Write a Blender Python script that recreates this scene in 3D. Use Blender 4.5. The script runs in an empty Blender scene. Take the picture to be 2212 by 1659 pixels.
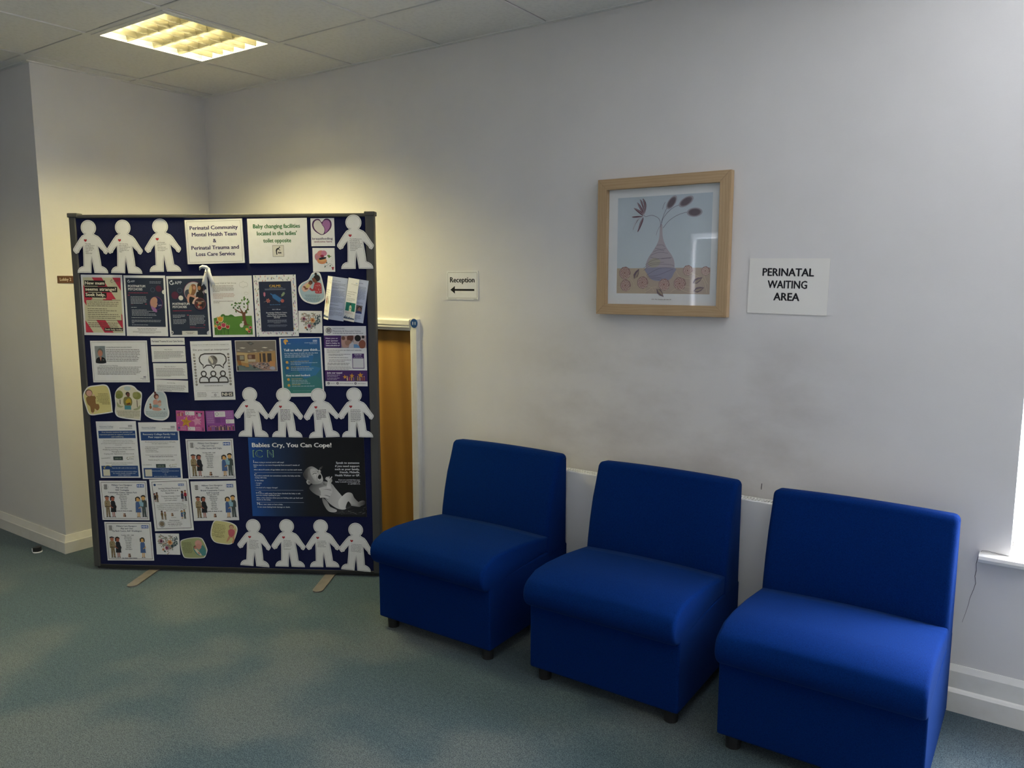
import bpy, bmesh, math, random
from mathutils import Vector, Matrix
from mathutils.geometry import tessellate_polygon

# ------------------------------------------------------------------ camera
SC = bpy.context.scene
COL = SC.collection
R = math.radians
H = 2.624                       # ceiling height
cam_data = bpy.data.cameras.new('camera')
cam = bpy.data.objects.new('camera', cam_data)
COL.objects.link(cam)
cam.location = (4.4572, -3.0473, 1.5195)
_yaw, _pitch = 2.1803, -0.1338
_f = Vector((math.cos(_pitch) * math.cos(_yaw), math.cos(_pitch) * math.sin(_yaw), math.sin(_pitch)))
cam.rotation_euler = _f.to_track_quat('-Z', 'Y').to_euler()
cam_data.sensor_fit = 'HORIZONTAL'
cam_data.sensor_width = 36.0
cam_data.lens = 36.0 * 1695.0 / 2212.0
cam_data.clip_start = 0.02
SC.camera = cam

# ------------------------------------------------------------------ exposure and sky
SC.view_settings.view_transform = 'Standard'
SC.view_settings.look = 'None'
SC.view_settings.gamma = 1.0
SC.view_settings.use_curve_mapping = False
SC.view_settings.exposure = -0.60
SC.cycles.use_denoising = True
SC.cycles.max_bounces = 8
SC.cycles.diffuse_bounces = 5
SC.cycles.caustics_reflective = False
SC.cycles.caustics_refractive = False
SC.cycles.sample_clamp_indirect = 0.0

SKY_COL = (0.83, 0.87, 1.0)
SKY_STRENGTH = 58.0
LAMP_COL = (1.0, 0.88, 0.44)
LAMP_STRENGTH = 560.0

world = bpy.data.worlds.new('overcast_sky')
SC.world = world
world.use_nodes = True
_bg = world.node_tree.nodes['Background']
_bg.inputs['Color'].default_value = (*SKY_COL, 1)
_bg.inputs['Strength'].default_value = SKY_STRENGTH


def portal(name, loc, rot, sx, sy):
    d = bpy.data.lights.new(name, 'AREA')
    d.shape = 'RECTANGLE'
    d.size, d.size_y = sx, sy
    d.cycles.is_portal = True
    o = bpy.data.objects.new(name, d)
    o.location = loc
    o.rotation_euler = rot
    o['kind'] = 'helper'
    COL.objects.link(o)


# window openings (x range on their wall, z range)
WX0, WX1, WZ0, WZ1 = 4.378, 5.75, 0.586, 2.30            # window beside the chairs
OY = -5.6                                                # wall behind the camera
OWIN = [(.93, 1.37, .35, 2.03)]   # windows behind the camera
portal('daylight_portal', ((WX0 + WX1) / 2, 0.21, (WZ0 + WZ1) / 2), (R(-90), 0, 0), WX1 - WX0, WZ1 - WZ0)
for a, b, c, d in OWIN:
    portal('daylight_portal', ((a + b) / 2, OY - 0.21, (c + d) / 2), (R(90), 0, 0), b - a, d - c)


# ------------------------------------------------------------------ helpers
def lin(c):
    if isinstance(c, str):
        c = c.lstrip('#')
        c = tuple(int(c[i:i + 2], 16) / 255 for i in (0, 2, 4))
        return tuple(v / 12.92 if v <= 0.04045 else ((v + 0.055) / 1.055) ** 2.4 for v in c)
    return tuple(c)


MATS = {}


def mat(name, color=(.8, .8, .8), rough=.6, metal=0.0, spec=.5, bump=None, mottle=None, sheen=0.0, coat=0.0, trans=0.0):
    """procedural principled material; bump=(scale, strength, distance), mottle=(scale, color2, lo, hi)"""
    if name in MATS:
        return MATS[name]
    m = bpy.data.materials.new(name)
    m.use_nodes = True
    nt = m.node_tree
    b = nt.nodes['Principled BSDF']
    c = lin(color)
    b.inputs['Base Color'].default_value = (*c, 1)
    b.inputs['Roughness'].default_value = rough
    b.inputs['Metallic'].default_value = metal
    b.inputs['Specular IOR Level'].default_value = spec
    b.inputs['Sheen Weight'].default_value = sheen
    b.inputs['Coat Weight'].default_value = coat
    b.inputs['Coat Roughness'].default_value = 0.12
    b.inputs['Transmission Weight'].default_value = trans
    tc = nt.nodes.new('ShaderNodeTexCoord')
    if mottle:
        n = nt.nodes.new('ShaderNodeTexNoise')
        n.inputs['Scale'].default_value = mottle[0]
        n.inputs['Detail'].default_value = 6
        nt.links.new(tc.outputs['Object'], n.inputs['Vector'])
        r = nt.nodes.new('ShaderNodeMapRange')
        r.inputs['From Min'].default_value = mottle[2]
        r.inputs['From Max'].default_value = mottle[3]
        nt.links.new(n.outputs['Fac'], r.inputs['Value'])
        x = nt.nodes.new('ShaderNodeMix')
        x.data_type = 'RGBA'
        x.inputs['A'].default_value = (*c, 1)
        x.inputs['B'].default_value = (*lin(mottle[1]), 1)
        nt.links.new(r.outputs['Result'], x.inputs['Factor'])
        nt.links.new(x.outputs['Result'], b.inputs['Base Color'])
    if bump:
        n2 = nt.nodes.new('ShaderNodeTexNoise')
        n2.inputs['Scale'].default_value = bump[0]
        n2.inputs['Detail'].default_value = 3
        nt.links.new(tc.outputs['Object'], n2.inputs['Vector'])
        bp = nt.nodes.new('ShaderNodeBump')
        bp.inputs['Strength'].default_value = bump[1]
        bp.inputs['Distance'].default_value = bump[2]
        nt.links.new(n2.outputs['Fac'], bp.inputs['Height'])
        nt.links.new(bp.outputs['Normal'], b.inputs['Normal'])
    MATS[name] = m
    return m


def link(name, me, m=None, parent=None):
    o = bpy.data.objects.new(name, me)
    COL.objects.link(o)
    if m is not None:
        me.materials.append(m)
    if parent is not None:
        o.parent = parent
    return o


def from_bm(name, bm, m=None, parent=None, smooth=False):
    bmesh.ops.recalc_face_normals(bm, faces=bm.faces)
    me = bpy.data.meshes.new(name)
    bm.to_mesh(me)
    bm.free()
    if smooth:
        for p in me.polygons:
            p.use_smooth = True
    return link(name, me, m, parent)


def add_box(bm, a, b, bevel=0.0, seg=2):
    vs = [bm.verts.new((x, y, z)) for x in (a[0], b[0]) for y in (a[1], b[1]) for z in (a[2], b[2])]
    fs = [(0, 1, 3, 2), (4, 6, 7, 5), (0, 4, 5, 1), (2, 3, 7, 6), (0, 2, 6, 4), (1, 5, 7, 3)]
    faces = [bm.faces.new([vs[i] for i in f]) for f in fs]
    if bevel:
        es = list({e for f in faces for e in f.edges})
        bmesh.ops.bevel(bm, geom=es, offset=bevel, segments=seg, affect='EDGES', profile=0.5)


def box(name, a, b, m=None, parent=None, bevel=0.0, seg=2, smooth=False):
    bm = bmesh.new()
    add_box(bm, a, b, bevel, seg)
    return from_bm(name, bm, m, parent, smooth)


def add_prism(bm, prof, x0, x1, axis='x'):
    """extrude a 2-D profile [(u, v)] along an axis; profile axes are the two remaining ones in order"""
    def P(u, v, t):
        return {'x': (t, u, v), 'y': (u, t, v), 'z': (u, v, t)}[axis]
    A = [bm.verts.new(P(u, v, x0)) for u, v in prof]
    B = [bm.verts.new(P(u, v, x1)) for u, v in prof]
    n = len(prof)
    bm.faces.new(A)
    bm.faces.new(B[::-1])
    for i in range(n):
        j = (i + 1) % n
        bm.faces.new((A[i], B[i], B[j], A[j]))


def prism(name, prof, x0, x1, m, parent=None, axis='x', bevel=0.0, seg=3, smooth=False, sharp=None):
    bm = bmesh.new()
    add_prism(bm, prof, x0, x1, axis)
    bmesh.ops.recalc_face_normals(bm, faces=bm.faces)
    if bevel:
        es = [e for e in bm.edges if len(e.link_faces) == 2 and e.calc_face_angle() > R(sharp or 35)]
        bmesh.ops.bevel(bm, geom=es, offset=bevel, segments=seg, affect='EDGES', profile=0.5)
    return from_bm(name, bm, m, parent, smooth)


def add_cyl(bm, c, r, z0, z1, n=20, axis='z', r2=None):
    r2 = r if r2 is None else r2
    def P(u, v, t):
        return {'z': (c[0] + u, c[1] + v, t), 'y': (c[0] + u, t, c[1] + v), 'x': (t, c[0] + u, c[1] + v)}[axis]
    A = [bm.verts.new(P(r * math.cos(2 * math.pi * i / n), r * math.sin(2 * math.pi * i / n), z0)) for i in range(n)]
    B = [bm.verts.new(P(r2 * math.cos(2 * math.pi * i / n), r2 * math.sin(2 * math.pi * i / n), z1)) for i in range(n)]
    bm.faces.new(A)
    bm.faces.new(B[::-1])
    for i in range(n):
        j = (i + 1) % n
        bm.faces.new((A[i], B[i], B[j], A[j]))


def empty(name, loc=(0, 0, 0), rz=0.0):
    o = bpy.data.objects.new(name, None)
    o.empty_display_size = 0.1
    COL.objects.link(o)
    o.location = loc
    o.rotation_euler = (0, 0, rz)
    return o


def tag(o, label=None, cat=None, group=None, kind=None):
    if label:
        o['label'] = label
    if cat:
        o['category'] = cat
    if group:
        o['group'] = group
    if kind:
        o['kind'] = kind
    return o


def struct(o, label=None):
    o['kind'] = 'structure'
    if label:
        o['label'] = label
    return o


def dup(o, parent=None):
    c = o.copy()
    COL.objects.link(c)
    c.parent = parent
    for ch in [k for k in bpy.data.objects if k.parent is o]:
        dup(ch, c)
    return c


# ------------------------------------------------------------------ materials
def node_mix(nt, fac, a, b):
    x = nt.nodes.new('ShaderNodeMix')
    x.data_type = 'RGBA'
    for sock, v in (('A', a), ('B', b)):
        if isinstance(v, tuple):
            x.inputs[sock].default_value = (*v, 1)
        else:
            nt.links.new(v, x.inputs[sock])
    if isinstance(fac, float):
        x.inputs['Factor'].default_value = fac
    else:
        nt.links.new(fac, x.inputs['Factor'])
    return x.outputs['Result']


def node_range(nt, val, lo, hi, to0=0.0, to1=1.0, smooth=False):
    r = nt.nodes.new('ShaderNodeMapRange')
    if smooth:
        r.interpolation_type = 'SMOOTHSTEP'
    r.inputs['From Min'].default_value = lo
    r.inputs['From Max'].default_value = hi
    r.inputs['To Min'].default_value = to0
    r.inputs['To Max'].default_value = to1
    nt.links.new(val, r.inputs['Value'])
    return r.outputs['Result']


def node_math(nt, op, a, b=None):
    n = nt.nodes.new('ShaderNodeMath')
    n.operation = op
    for i, v in enumerate((a, b)):
        if v is None:
            continue
        if isinstance(v, (int, float)):
            n.inputs[i].default_value = v
        else:
            nt.links.new(v, n.inputs[i])
    return n.outputs[0]


def node_noise(nt, vec, scale, detail=4, rough=.5):
    n = nt.nodes.new('ShaderNodeTexNoise')
    n.inputs['Scale'].default_value = scale
    n.inputs['Detail'].default_value = detail
    n.inputs['Roughness'].default_value = rough
    nt.links.new(vec, n.inputs['Vector'])
    return n.outputs['Fac']


def carpet_material():
    m = bpy.data.materials.new('carpet')
    m.use_nodes = True
    nt = m.node_tree
    b = nt.nodes['Principled BSDF']
    b.inputs['Roughness'].default_value = 1.0
    b.inputs['Specular IOR Level'].default_value = 0.05
    b.inputs['Sheen Weight'].default_value = 0.25
    v = nt.nodes.new('ShaderNodeTexCoord').outputs['Object']
    fine = node_noise(nt, v, 250, 2, .75)
    mid = node_noise(nt, v, 70, 3, .6)
    big = node_noise(nt, v, 1.25, 2, .45)
    big2 = node_noise(nt, v, 3.2, 3, .5)
    tuft = node_range(nt, node_math(nt, 'ADD', node_math(nt, 'MULTIPLY', fine, .8), node_math(nt, 'MULTIPLY', mid, .2)), .41, .60)
    base = node_mix(nt, tuft, (.007, .026, .039), (.077, .126, .147))
    grey_pile = node_mix(nt, tuft, (.034, .051, .057), (.152, .180, .180))       # paler, greyer pile colours for broad random patches
    patch_mask = node_range(nt, node_math(nt, 'ADD', node_math(nt, 'MULTIPLY', big, .75), node_math(nt, 'MULTIPLY', big2, .25)), .47, .60, smooth=True)
    colr = node_mix(nt, node_math(nt, 'MULTIPLY', patch_mask, .8), base, grey_pile)
    nt.links.new(colr, b.inputs['Base Color'])
    bp = nt.nodes.new('ShaderNodeBump')
    bp.inputs['Strength'].default_value = .6
    bp.inputs['Distance'].default_value = .003
    nt.links.new(fine, bp.inputs['Height'])
    nt.links.new(bp.outputs['Normal'], b.inputs['Normal'])
    return m


def wall_material(name, stains):
    m = bpy.data.materials.new(name)
    m.use_nodes = True
    nt = m.node_tree
    b = nt.nodes['Principled BSDF']
    b.inputs['Roughness'].default_value = .75
    b.inputs['Specular IOR Level'].default_value = .3
    tc = nt.nodes.new('ShaderNodeTexCoord').outputs['Object']
    col = node_mix(nt, node_range(nt, node_noise(nt, tc, 3.0, 5), .35, .7), (.73, .705, .675), (.70, .675, .645))
    if stains:   # soot and scuff marks that rise above the radiator, scuffs around the notices
        sep = nt.nodes.new('ShaderNodeSeparateXYZ')
        nt.links.new(tc, sep.inputs[0])
        X, Z = sep.outputs['X'], sep.outputs['Z']
        mapn = nt.nodes.new('ShaderNodeMapping')
        mapn.inputs['Scale'].default_value = (1.0, 1.0, 1.8)
        nt.links.new(tc, mapn.inputs['Vector'])
        n = node_range(nt, node_noise(nt, mapn.outputs[0], 2.3, 6, .62), .40, .66)
        mx = node_math(nt, 'MULTIPLY', node_range(nt, X, 2.05, 2.7, smooth=True), node_range(nt, X, 4.1, 3.55, smooth=True))
        mz = node_math(nt, 'MULTIPLY', node_range(nt, Z, 1.42, 1.12, smooth=True), node_range(nt, Z, .45, .72, smooth=True))
        f = node_math(nt, 'MULTIPLY', node_math(nt, 'MULTIPLY', mx, mz), node_math(nt, 'ADD', node_math(nt, 'MULTIPLY', n, .75), .25))
        col = node_mix(nt, node_math(nt, 'MULTIPLY', f, .5), col, (.44, .40, .36))
    nt.links.new(col, b.inputs['Base Color'])
    bp = nt.nodes.new('ShaderNodeBump')
    bp.inputs['Strength'].default_value = .12
    bp.inputs['Distance'].default_value = .002
    nt.links.new(node_noise(nt, tc, 140, 3), bp.inputs['Height'])
    nt.links.new(bp.outputs['Normal'], b.inputs['Normal'])
    return m


def wood_material(name, c1, c2, scale, axis, rough=.45):
    m = bpy.data.materials.new(name)
    m.use_nodes = True
    nt = m.node_tree
    b = nt.nodes['Principled BSDF']
    b.inputs['Roughness'].default_value = rough
    tc = nt.nodes.new('ShaderNodeTexCoord').outputs['Object']
    mp = nt.nodes.new('ShaderNodeMapping')
    mp.inputs['Scale'].default_value = {'x': (.12, 1, 1), 'z': (1, 1, .12)}[axis]
    nt.links.new(tc, mp.inputs['Vector'])
    n1 = node_noise(nt, mp.outputs[0], scale, 4, .55)
    w = nt.nodes.new('ShaderNodeTexWave')
    w.bands_direction = 'X' if axis == 'z' else 'Z'
    w.inputs['Scale'].default_value = scale * .35
    w.inputs['Distortion'].default_value = 9
    w.inputs['Detail'].default_value = 3
    nt.links.new(mp.outputs[0], w.inputs['Vector'])
    f = node_math(nt, 'ADD', node_math(nt, 'MULTIPLY', n1, .6), node_math(nt, 'MULTIPLY', w.outputs['Fac'], .4))
    nt.links.new(node_mix(nt, node_range(nt, f, .3, .75), lin(c1), lin(c2)), b.inputs['Base Color'])
    return m


def emit_material(name, col, strength):
    m = bpy.data.materials.new(name)
    m.use_nodes = True
    nt = m.node_tree
    nt.nodes.remove(nt.nodes['Principled BSDF'])
    e = nt.nodes.new('ShaderNodeEmission')
    e.inputs['Color'].default_value = (*col, 1)
    e.inputs['Strength'].default_value = strength
    nt.links.new(e.outputs[0], nt.nodes['Material Output'].inputs['Surface'])
    return m


def fabric_material(name, c1, c2):
    m = bpy.data.materials.new(name)
    m.use_nodes = True
    nt = m.node_tree
    b = nt.nodes['Principled BSDF']
    b.inputs['Roughness'].default_value = .95
    b.inputs['Specular IOR Level'].default_value = .04
    b.inputs['Sheen Weight'].default_value = .05
    b.inputs['Sheen Roughness'].default_value = .45
    b.inputs['Sheen Tint'].default_value = (.25, .5, 1, 1)
    tc = nt.nodes.new('ShaderNodeTexCoord').outputs['Object']
    n = node_noise(nt, tc, 420, 3, .6)
    nt.links.new(node_mix(nt, node_range(nt, n, .35, .65), c1, c2), b.inputs['Base Color'])
    bp = nt.nodes.new('ShaderNodeBump')
    bp.inputs['Strength'].default_value = .35
    bp.inputs['Distance'].default_value = .0015
    nt.links.new(n, bp.inputs['Height'])
    nt.links.new(bp.outputs['Normal'], b.inputs['Normal'])
    return m


CARPET = carpet_material()
WALL = wall_material('painted_wall', False)
WALL_STAINED = wall_material('painted_wall_stained', True)
TILE = mat('ceiling_tile', (.80, .785, .75), .9, spec=.2, bump=(220, .35, .002), mottle=(60, (.74, .725, .69), .45, .7))
TBAR = mat('ceiling_grid_paint', (.74, .725, .69), .5)
GLOSSW = mat('white_gloss_paint', (.78, .76, .70), .3, mottle=(14, (.72, .69, .62), .5, .8))
UPVC = mat('white_plastic', (.85, .86, .87), .3)
RADM = mat('radiator_enamel', (.76, .75, .71), .35)
BLUE = fabric_material('blue_wool_fabric', (.0008, .0118, .082), (.0014, .0205, .124))
BLACKP = mat('black_plastic', (.012, .012, .013), .5)
PANEL = mat('navy_loop_fabric', (.0055, .0085, .042), .98, spec=.1, sheen=.15, bump=(500, .4, .001), mottle=(300, (.010, .014, .062), .4, .65))
BFRAME = mat('dark_grey_aluminium', (.055, .054, .050), .5, metal=.0, spec=.5)
STEEL = mat('grey_painted_steel', (.17, .15, .138), .5, mottle=(30, (.135, .12, .11), .45, .7))
HINGE = mat('aged_steel', (.30, .28, .24), .35, metal=1.0)
DOORW = wood_material('door_veneer', '#94682a', '#a97c36', 9.0, 'z')
FRAMEX = wood_material('pale_oak_x', '#b1946d', '#ba9e79', 80.0, 'x', .5)
FRAMEZ = wood_material('pale_oak_z', '#b1946d', '#ba9e79', 80.0, 'z', .5)


def pane_material():
    m = bpy.data.materials.new('clear_glass')
    m.use_nodes = True
    nt = m.node_tree
    nt.nodes.remove(nt.nodes['Principled BSDF'])
    tr = nt.nodes.new('ShaderNodeBsdfTransparent')
    tr.inputs['Color'].default_value = (.985, .99, .987, 1)
    gl = nt.nodes.new('ShaderNodeBsdfGlossy')
    gl.inputs['Roughness'].default_value = .015
    fr = nt.nodes.new('ShaderNodeFresnel')
    fr.inputs['IOR'].default_value = 1.5
    mx = nt.nodes.new('ShaderNodeMixShader')
    geo = nt.nodes.new('ShaderNodeNewGeometry')      # only the outer faces reflect
    nt.links.new(node_math(nt, 'MULTIPLY', fr.outputs[0], node_math(nt, 'SUBTRACT', 1.0, geo.outputs['Backfacing'])), mx.inputs[0])
    nt.links.new(tr.outputs[0], mx.inputs[1])
    nt.links.new(gl.outputs[0], mx.inputs[2])
    nt.links.new(mx.outputs[0], nt.nodes['Material Output'].inputs['Surface'])
    return m


GLASS = pane_material()
BLIND = mat('blind_cloth', (.80, .80, .78), .9)
BLIND.node_tree.nodes['Principled BSDF'].inputs['Transmission Weight'].default_value = .0
BROWN = mat('brown_plastic', '#5a3a24', .4)

# ------------------------------------------------------------------ the room
XMAX = 7.4
floor = struct(box('floor', (-3.2, OY, -.06), (XMAX, .115, 0.0), CARPET))


def wall_y(name, x0, x1, y0, y1, holes, m, z1=H + .3):
    """a wall along x between y0 and y1 with rectangular openings (x0, x1, z0, z1)"""
    bm = bmesh.new()
    cur = x0
    for a, b, c, d in sorted(holes):
        add_box(bm, (cur, y0, 0), (a, y1, z1))
        if c > 0:
            add_box(bm, (a, y0, 0), (b, y1, c))
        add_box(bm, (a, y0, d), (b, y1, z1))
        cur = b
    add_box(bm, (cur, y0, 0), (x1, y1, z1))
    return struct(from_bm(name, bm, m))


DX0, DX1, DZ1 = .93, 1.694, 1.252                      # door opening
wall_right = wall_y('wall_right', -.15, XMAX, 0.0, .24, [(DX0, DX1, 0, DZ1), (WX0, WX1, WZ0, WZ1)], WALL_STAINED)
wall_left = struct(box('wall_left', (-.15, -1.008, 0), (0, 0, H + .3), WALL))
wall_corridor = struct(box('wall_corridor', (-3.2, -1.008, 0), (-.15, -.86, H + .3), WALL))
wall_far = struct(box('wall_far', (-3.35, OY, 0), (-3.2, -.86, H + .3), WALL))
wall_back = wall_y('wall_back', -3.2, XMAX, OY - .24, OY, OWIN, WALL)
wall_side = struct(box('wall_side', (XMAX, OY, 0), (XMAX + .15, .24, H + .3), WALL))

# hairline cracks and chips in the plaster, parts of the wall
bm = bmesh.new()


def add_strip(bm, pts, w):
    """ribbon on the right wall, just proud of it; pts = (x, z)"""
    L, Rr = [], []
    for i, (x, z) in enumerate(pts):
        a = pts[max(0, i - 1)]
        b = pts[min(len(pts) - 1, i + 1)]
        d = Vector((b[0] - a[0], b[1] - a[1])).normalized()
        k = w * (.4 + .6 * math.sin(math.pi * (i + .6) / (len(pts) + .4)))
        L.append(bm.verts.new((x - d.y * k, -.0006, z + d.x * k)))
        Rr.append(bm.verts.new((x + d.y * k, -.0006, z - d.x * k)))
    for i in range(len(pts) - 1):
        bm.faces.new((L[i], Rr[i], Rr[i + 1], L[i + 1]))


CRACK = mat('crack_dark', (.10, .09, .09), 1.0)  # dark colour of the crack line and the scuff mark
add_strip(bm, [(4.378, .589), (4.36, .592), (4.34, .593), (4.315, .596), (4.296, .594), (4.288, .583), (4.286, .57), (4.282, .545), (4.284, .52), (4.281, .50), (4.285, .475), (4.280, .45), (4.272, .42), (4.268, .39), (4.262, .36), (4.254, .325)], .0009)
from_bm('crack', bm, CRACK, wall_right)
bm = bmesh.new()
add_strip(bm, [(3.535, .690), (3.535, .70), (3.536, .715)], .0018)
from_bm('scuff_mark', bm, CRACK, wall_right)


# skirtings: profile (out from the wall, z)
def skirting(name, prof, p0, p1, inward, mitre=0):
    """prism along the run p0 -> p1; inward = unit normal into the room"""
    bm = bmesh.new()
    A = [bm.verts.new((p0[0] + inward[0] * u, p0[1] + inward[1] * u, z)) for u, z in prof]
    run = Vector((p1[0] - p0[0], p1[1] - p0[1])).normalized()
    B = [bm.verts.new((p1[0] + inward[0] * u + run.x * u * mitre, p1[1] + inward[1] * u + run.y * u * mitre, z)) for u, z in prof]
    n = len(prof)
    bm.faces.new(A)
    bm.faces.new(B[::-1])
    for i in range(n):
        bm.faces.new((A[i], B[i], B[(i + 1) % n], A[(i + 1) % n]))
    return struct(from_bm(name, bm, GLOSSW))


SK_R = [(0, 0), (.026, 0), (.026, .072), (.020, .080), (.013, .084), (.013, .145), (.004, .166), (0, .166)]
SK_L = [(0, 0), (.020, 0), (.020, .062), (.017, .066), (.006, .100), (0, .100)]
skirting('baseboard_right', SK_R, (1.76, 0), (XMAX, 0), (0, -1))
skirting('baseboard_left', SK_L, (0, 0), (0, -1.008), (1, 0), 1)
skirting('baseboard_corridor', SK_L, (-3.2, -1.008), (0, -1.008), (0, -1), 1)
skirting('baseboard_back', SK_L, (-3.2, OY), (XMAX, OY), (0, 1))
skirting('baseboard_side', SK_L, (XMAX, OY), (XMAX, 0), (-1, 0))

# ------------------------------------------------------------------ suspended ceiling
GX0, GY0 = .1122, -.4726                              # grid node nearest the corner
ceiling = empty('ceiling', (0, 0, H))
struct(ceiling)
box('ceiling_void', (-3.2, OY, .16), (XMAX, 0, .2), TILE, ceiling)
xs = [GX0 + .6 * k for k in range(-6, 13)]
ys = [GY0 - .6 * k for k in range(0, 9)]
xs = [x for x in xs if -3.2 < x < XMAX]
ys = [y for y in ys if OY < y < 0]
xe = [-3.2] + xs + [XMAX]
ye = [0.0] + ys + [OY]
LX, LY = GX0 + .6, GY0                                # light fitting cell: x LX..LX+.6, y LY-.6..LY
LIGHTS = [(LX, LY), (LX - 1.2, LY - 1.2), (LX + 2.4, LY - 1.8), (LX + .0, LY - 3.0)]
tile_cache = {}
for i in range(len(xe) - 1):
    for j in range(len(ye) - 1):
        x0, x1, y1, y0 = xe[i], xe[i + 1], ye[j], ye[j + 1]
        if x1 <= 0 and y0 > -1.0:
            continue
        if any(abs(x0 - lx) < .01 and abs(y1 - ly) < .01 for lx, ly in LIGHTS):
            continue
        key = (round(x1 - x0, 3), round(y1 - y0, 3))
        if key not in tile_cache:
            w, d = key
            bm = bmesh.new()
            add_box(bm, (-w / 2 + .0155, -d / 2 + .0155, .003), (w / 2 - .0155, d / 2 - .0155, .018), .0015, 1)
            o = from_bm('ceiling_tile', bm, TILE, ceiling)
            tile_cache[key] = o.data
        else:
            o = link('ceiling_tile', tile_cache[key], None, ceiling)
        o.location = ((x0 + x1) / 2, (y0 + y1) / 2, 0)
for x in xs:
    ya = -1.008 if x < -.02 else 0.0
    box('grid_bar', (x - .012, OY, 0), (x + .012, ya, .004), TBAR, ceiling)
for y in ys:
    xa = 0.0 if y > -1.0 else -3.2
    box('grid_bar', (xa, y - .012, .0003), (XMAX, y + .012, .0045), TBAR, ceiling)
for a, b in (((0, -.022, -.002), (XMAX, 0, .004)), ((0, -1.008, -.002), (.022, -.022, .004)), ((-3.2, -1.03, -.002), (.022, -1.008, .004))):
    box('wall_trim', a, b, TBAR, ceiling)

# ------------------------------------------------------------------ recessed louvre light
REFL = mat('louvre_aluminium', (.17, .16, .13), .36, metal=1.0, bump=(24, .35, .010))
EDGE = mat('louvre_edge', (.03, .027, .02), .6)
TRAY = mat('light_tray_white', (.09, .088, .078), .5)
TUBE = emit_material('fluorescent_tube', LAMP_COL, LAMP_STRENGTH)
TUBE_DIM = emit_material('fluorescent_tube_far', LAMP_COL, LAMP_STRENGTH * .15)


def ceiling_light(x, y, label, tube):
    """fitting in the cell that starts at x and ends at y"""
    t = tag(empty('ceiling_light', (x + .3, y - .3, H)), label, 'ceiling light', 'louvred ceiling lights')
    bm = bmesh.new()
    o, i_ = .288, .262
    for a, b in (((-o, -o), (o, -i_)), ((-o, i_), (o, o)), ((-o, -i_), (-i_, i_)), ((i_, -i_), (o, i_))):
        add_box(bm, (a[0], a[1], -.003), (b[0], b[1], .006))
    from_bm('trim_frame', bm, TBAR, t)
    bm = bmesh.new()     # open-bottomed tray
    k, zt = .263, .10
    vs = [bm.verts.new(p) for p in ((-k, -k, .004), (k, -k, .004), (k, k, .004), (-k, k, .004), (-k, -k, zt), (k, -k, zt), (k, k, zt), (-k, k, zt))]
    for f in ((4, 5, 6, 7), (0, 1, 5, 4), (1, 2, 6, 5), (2, 3, 7, 6), (3, 0, 4, 7)):
        bm.faces.new([vs[q] for q in f])
    from_bm('tray', bm, TRAY, t)
    blades = []
    for q in range(1, 4):       # three long blades along x
        yy = -i_ + 2 * i_ * q / 4
        bm = bmesh.new()
        add_prism(bm, [(yy - .0008, .002), (yy + .0008, .002), (yy + .013, .052), (yy - .013, .052)], -i_, i_, 'x')
        lb = from_bm('louvre_blade', bm, REFL, t)
        box('blade_edge', (-i_, yy - .0013, -.0005), (i_, yy + .0013, .0025), EDGE, lb)
    for q in range(1, 6):       # five cross blades along y
        xx = -i_ + 2 * i_ * q / 6
        bm = bmesh.new()
        add_prism(bm, [(xx - .0007, .003), (xx + .0007, .003), (xx + .003, .048), (xx - .003, .048)], -i_, i_, 'y')
        lb = from_bm('louvre_blade', bm, REFL, t)
        box('blade_edge', (xx - .0012, -i_, .0), (xx + .0012, i_, .0035), EDGE, lb)
    for q in range(4):
        yy = -i_ + 2 * i_ * (q + .5) / 4
        bm = bmesh.new()
        add_cyl(bm, (yy, .075), .013, -i_ + .005, i_ - .005, 14, 'x')
        from_bm('fluorescent_tube', bm, tube, t, True)
    return t


ceiling_light(*LIGHTS[0], 'lit square louvred ceiling light above the notice board', TUBE)
for a in LIGHTS[1:2]:
    ceiling_light(*a, 'lit square louvred ceiling light in the corridor beyond the wall corner', TUBE_DIM)
for a, lab in zip(LIGHTS[2:], ('louvred ceiling light above the middle of the room', 'louvred ceiling light nearest the back wall')):
    ceiling_light(*a, lab, TUBE_DIM)


# ------------------------------------------------------------------ windows
def window(name, x0, x1, z0, z1, yin, out, n_panes):
    """plastic casement set in an opening; yin = room face of the wall, out = +1/-1 outward direction along y"""
    t = struct(empty(name, (x0, yin, z0)))
    w, h = x1 - x0, z1 - z0
    ya, yb = sorted((.13 * out, .19 * out))
    f = .055
    lip = .02                     # how much of the outer frame shows beyond the plaster reveal
    bm = bmesh.new()
    add_box(bm, (0, ya, 0), (w, yb, lip), .004, 1)
    add_box(bm, (0, ya, h - f), (w, yb, h), .004, 1)
    add_box(bm, (0, ya, lip), (lip, yb, h - f))
    add_box(bm, (w - lip, ya, lip), (w, yb, h - f))
    for q in range(1, n_panes):
        xm = w * q / n_panes
        add_box(bm, (xm - f / 2, ya, lip), (xm + f / 2, yb, h - f))
    from_bm('window_frame', bm, UPVC, t)
    for q in range(n_panes):
        a = lip if q == 0 else w * q / n_panes + f / 2
        b = w - lip if q == n_panes - 1 else w * (q + 1) / n_panes - f / 2
        yg = .16 * out
        box('window_pane', (a, yg - .002, lip), (b, yg + .002, h - f), GLASS, t)
    return t


win = window('window_1', WX0, WX1, WZ0, WZ1, 0.0, 1, 2)
prism('window_sill', [(-.0005, .004), (-.034, .004), (-.042, .0), (-.045, -.010), (-.042, -.020), (-.034, -.024), (-.0005, -.024)], -.089, WX1 - WX0 + .089, GLOSSW, win)
box('window_sill_board', (.0005, -.0005, .0005), (WX1 - WX0 - .0005, .13, .004), GLOSSW, win)
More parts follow.
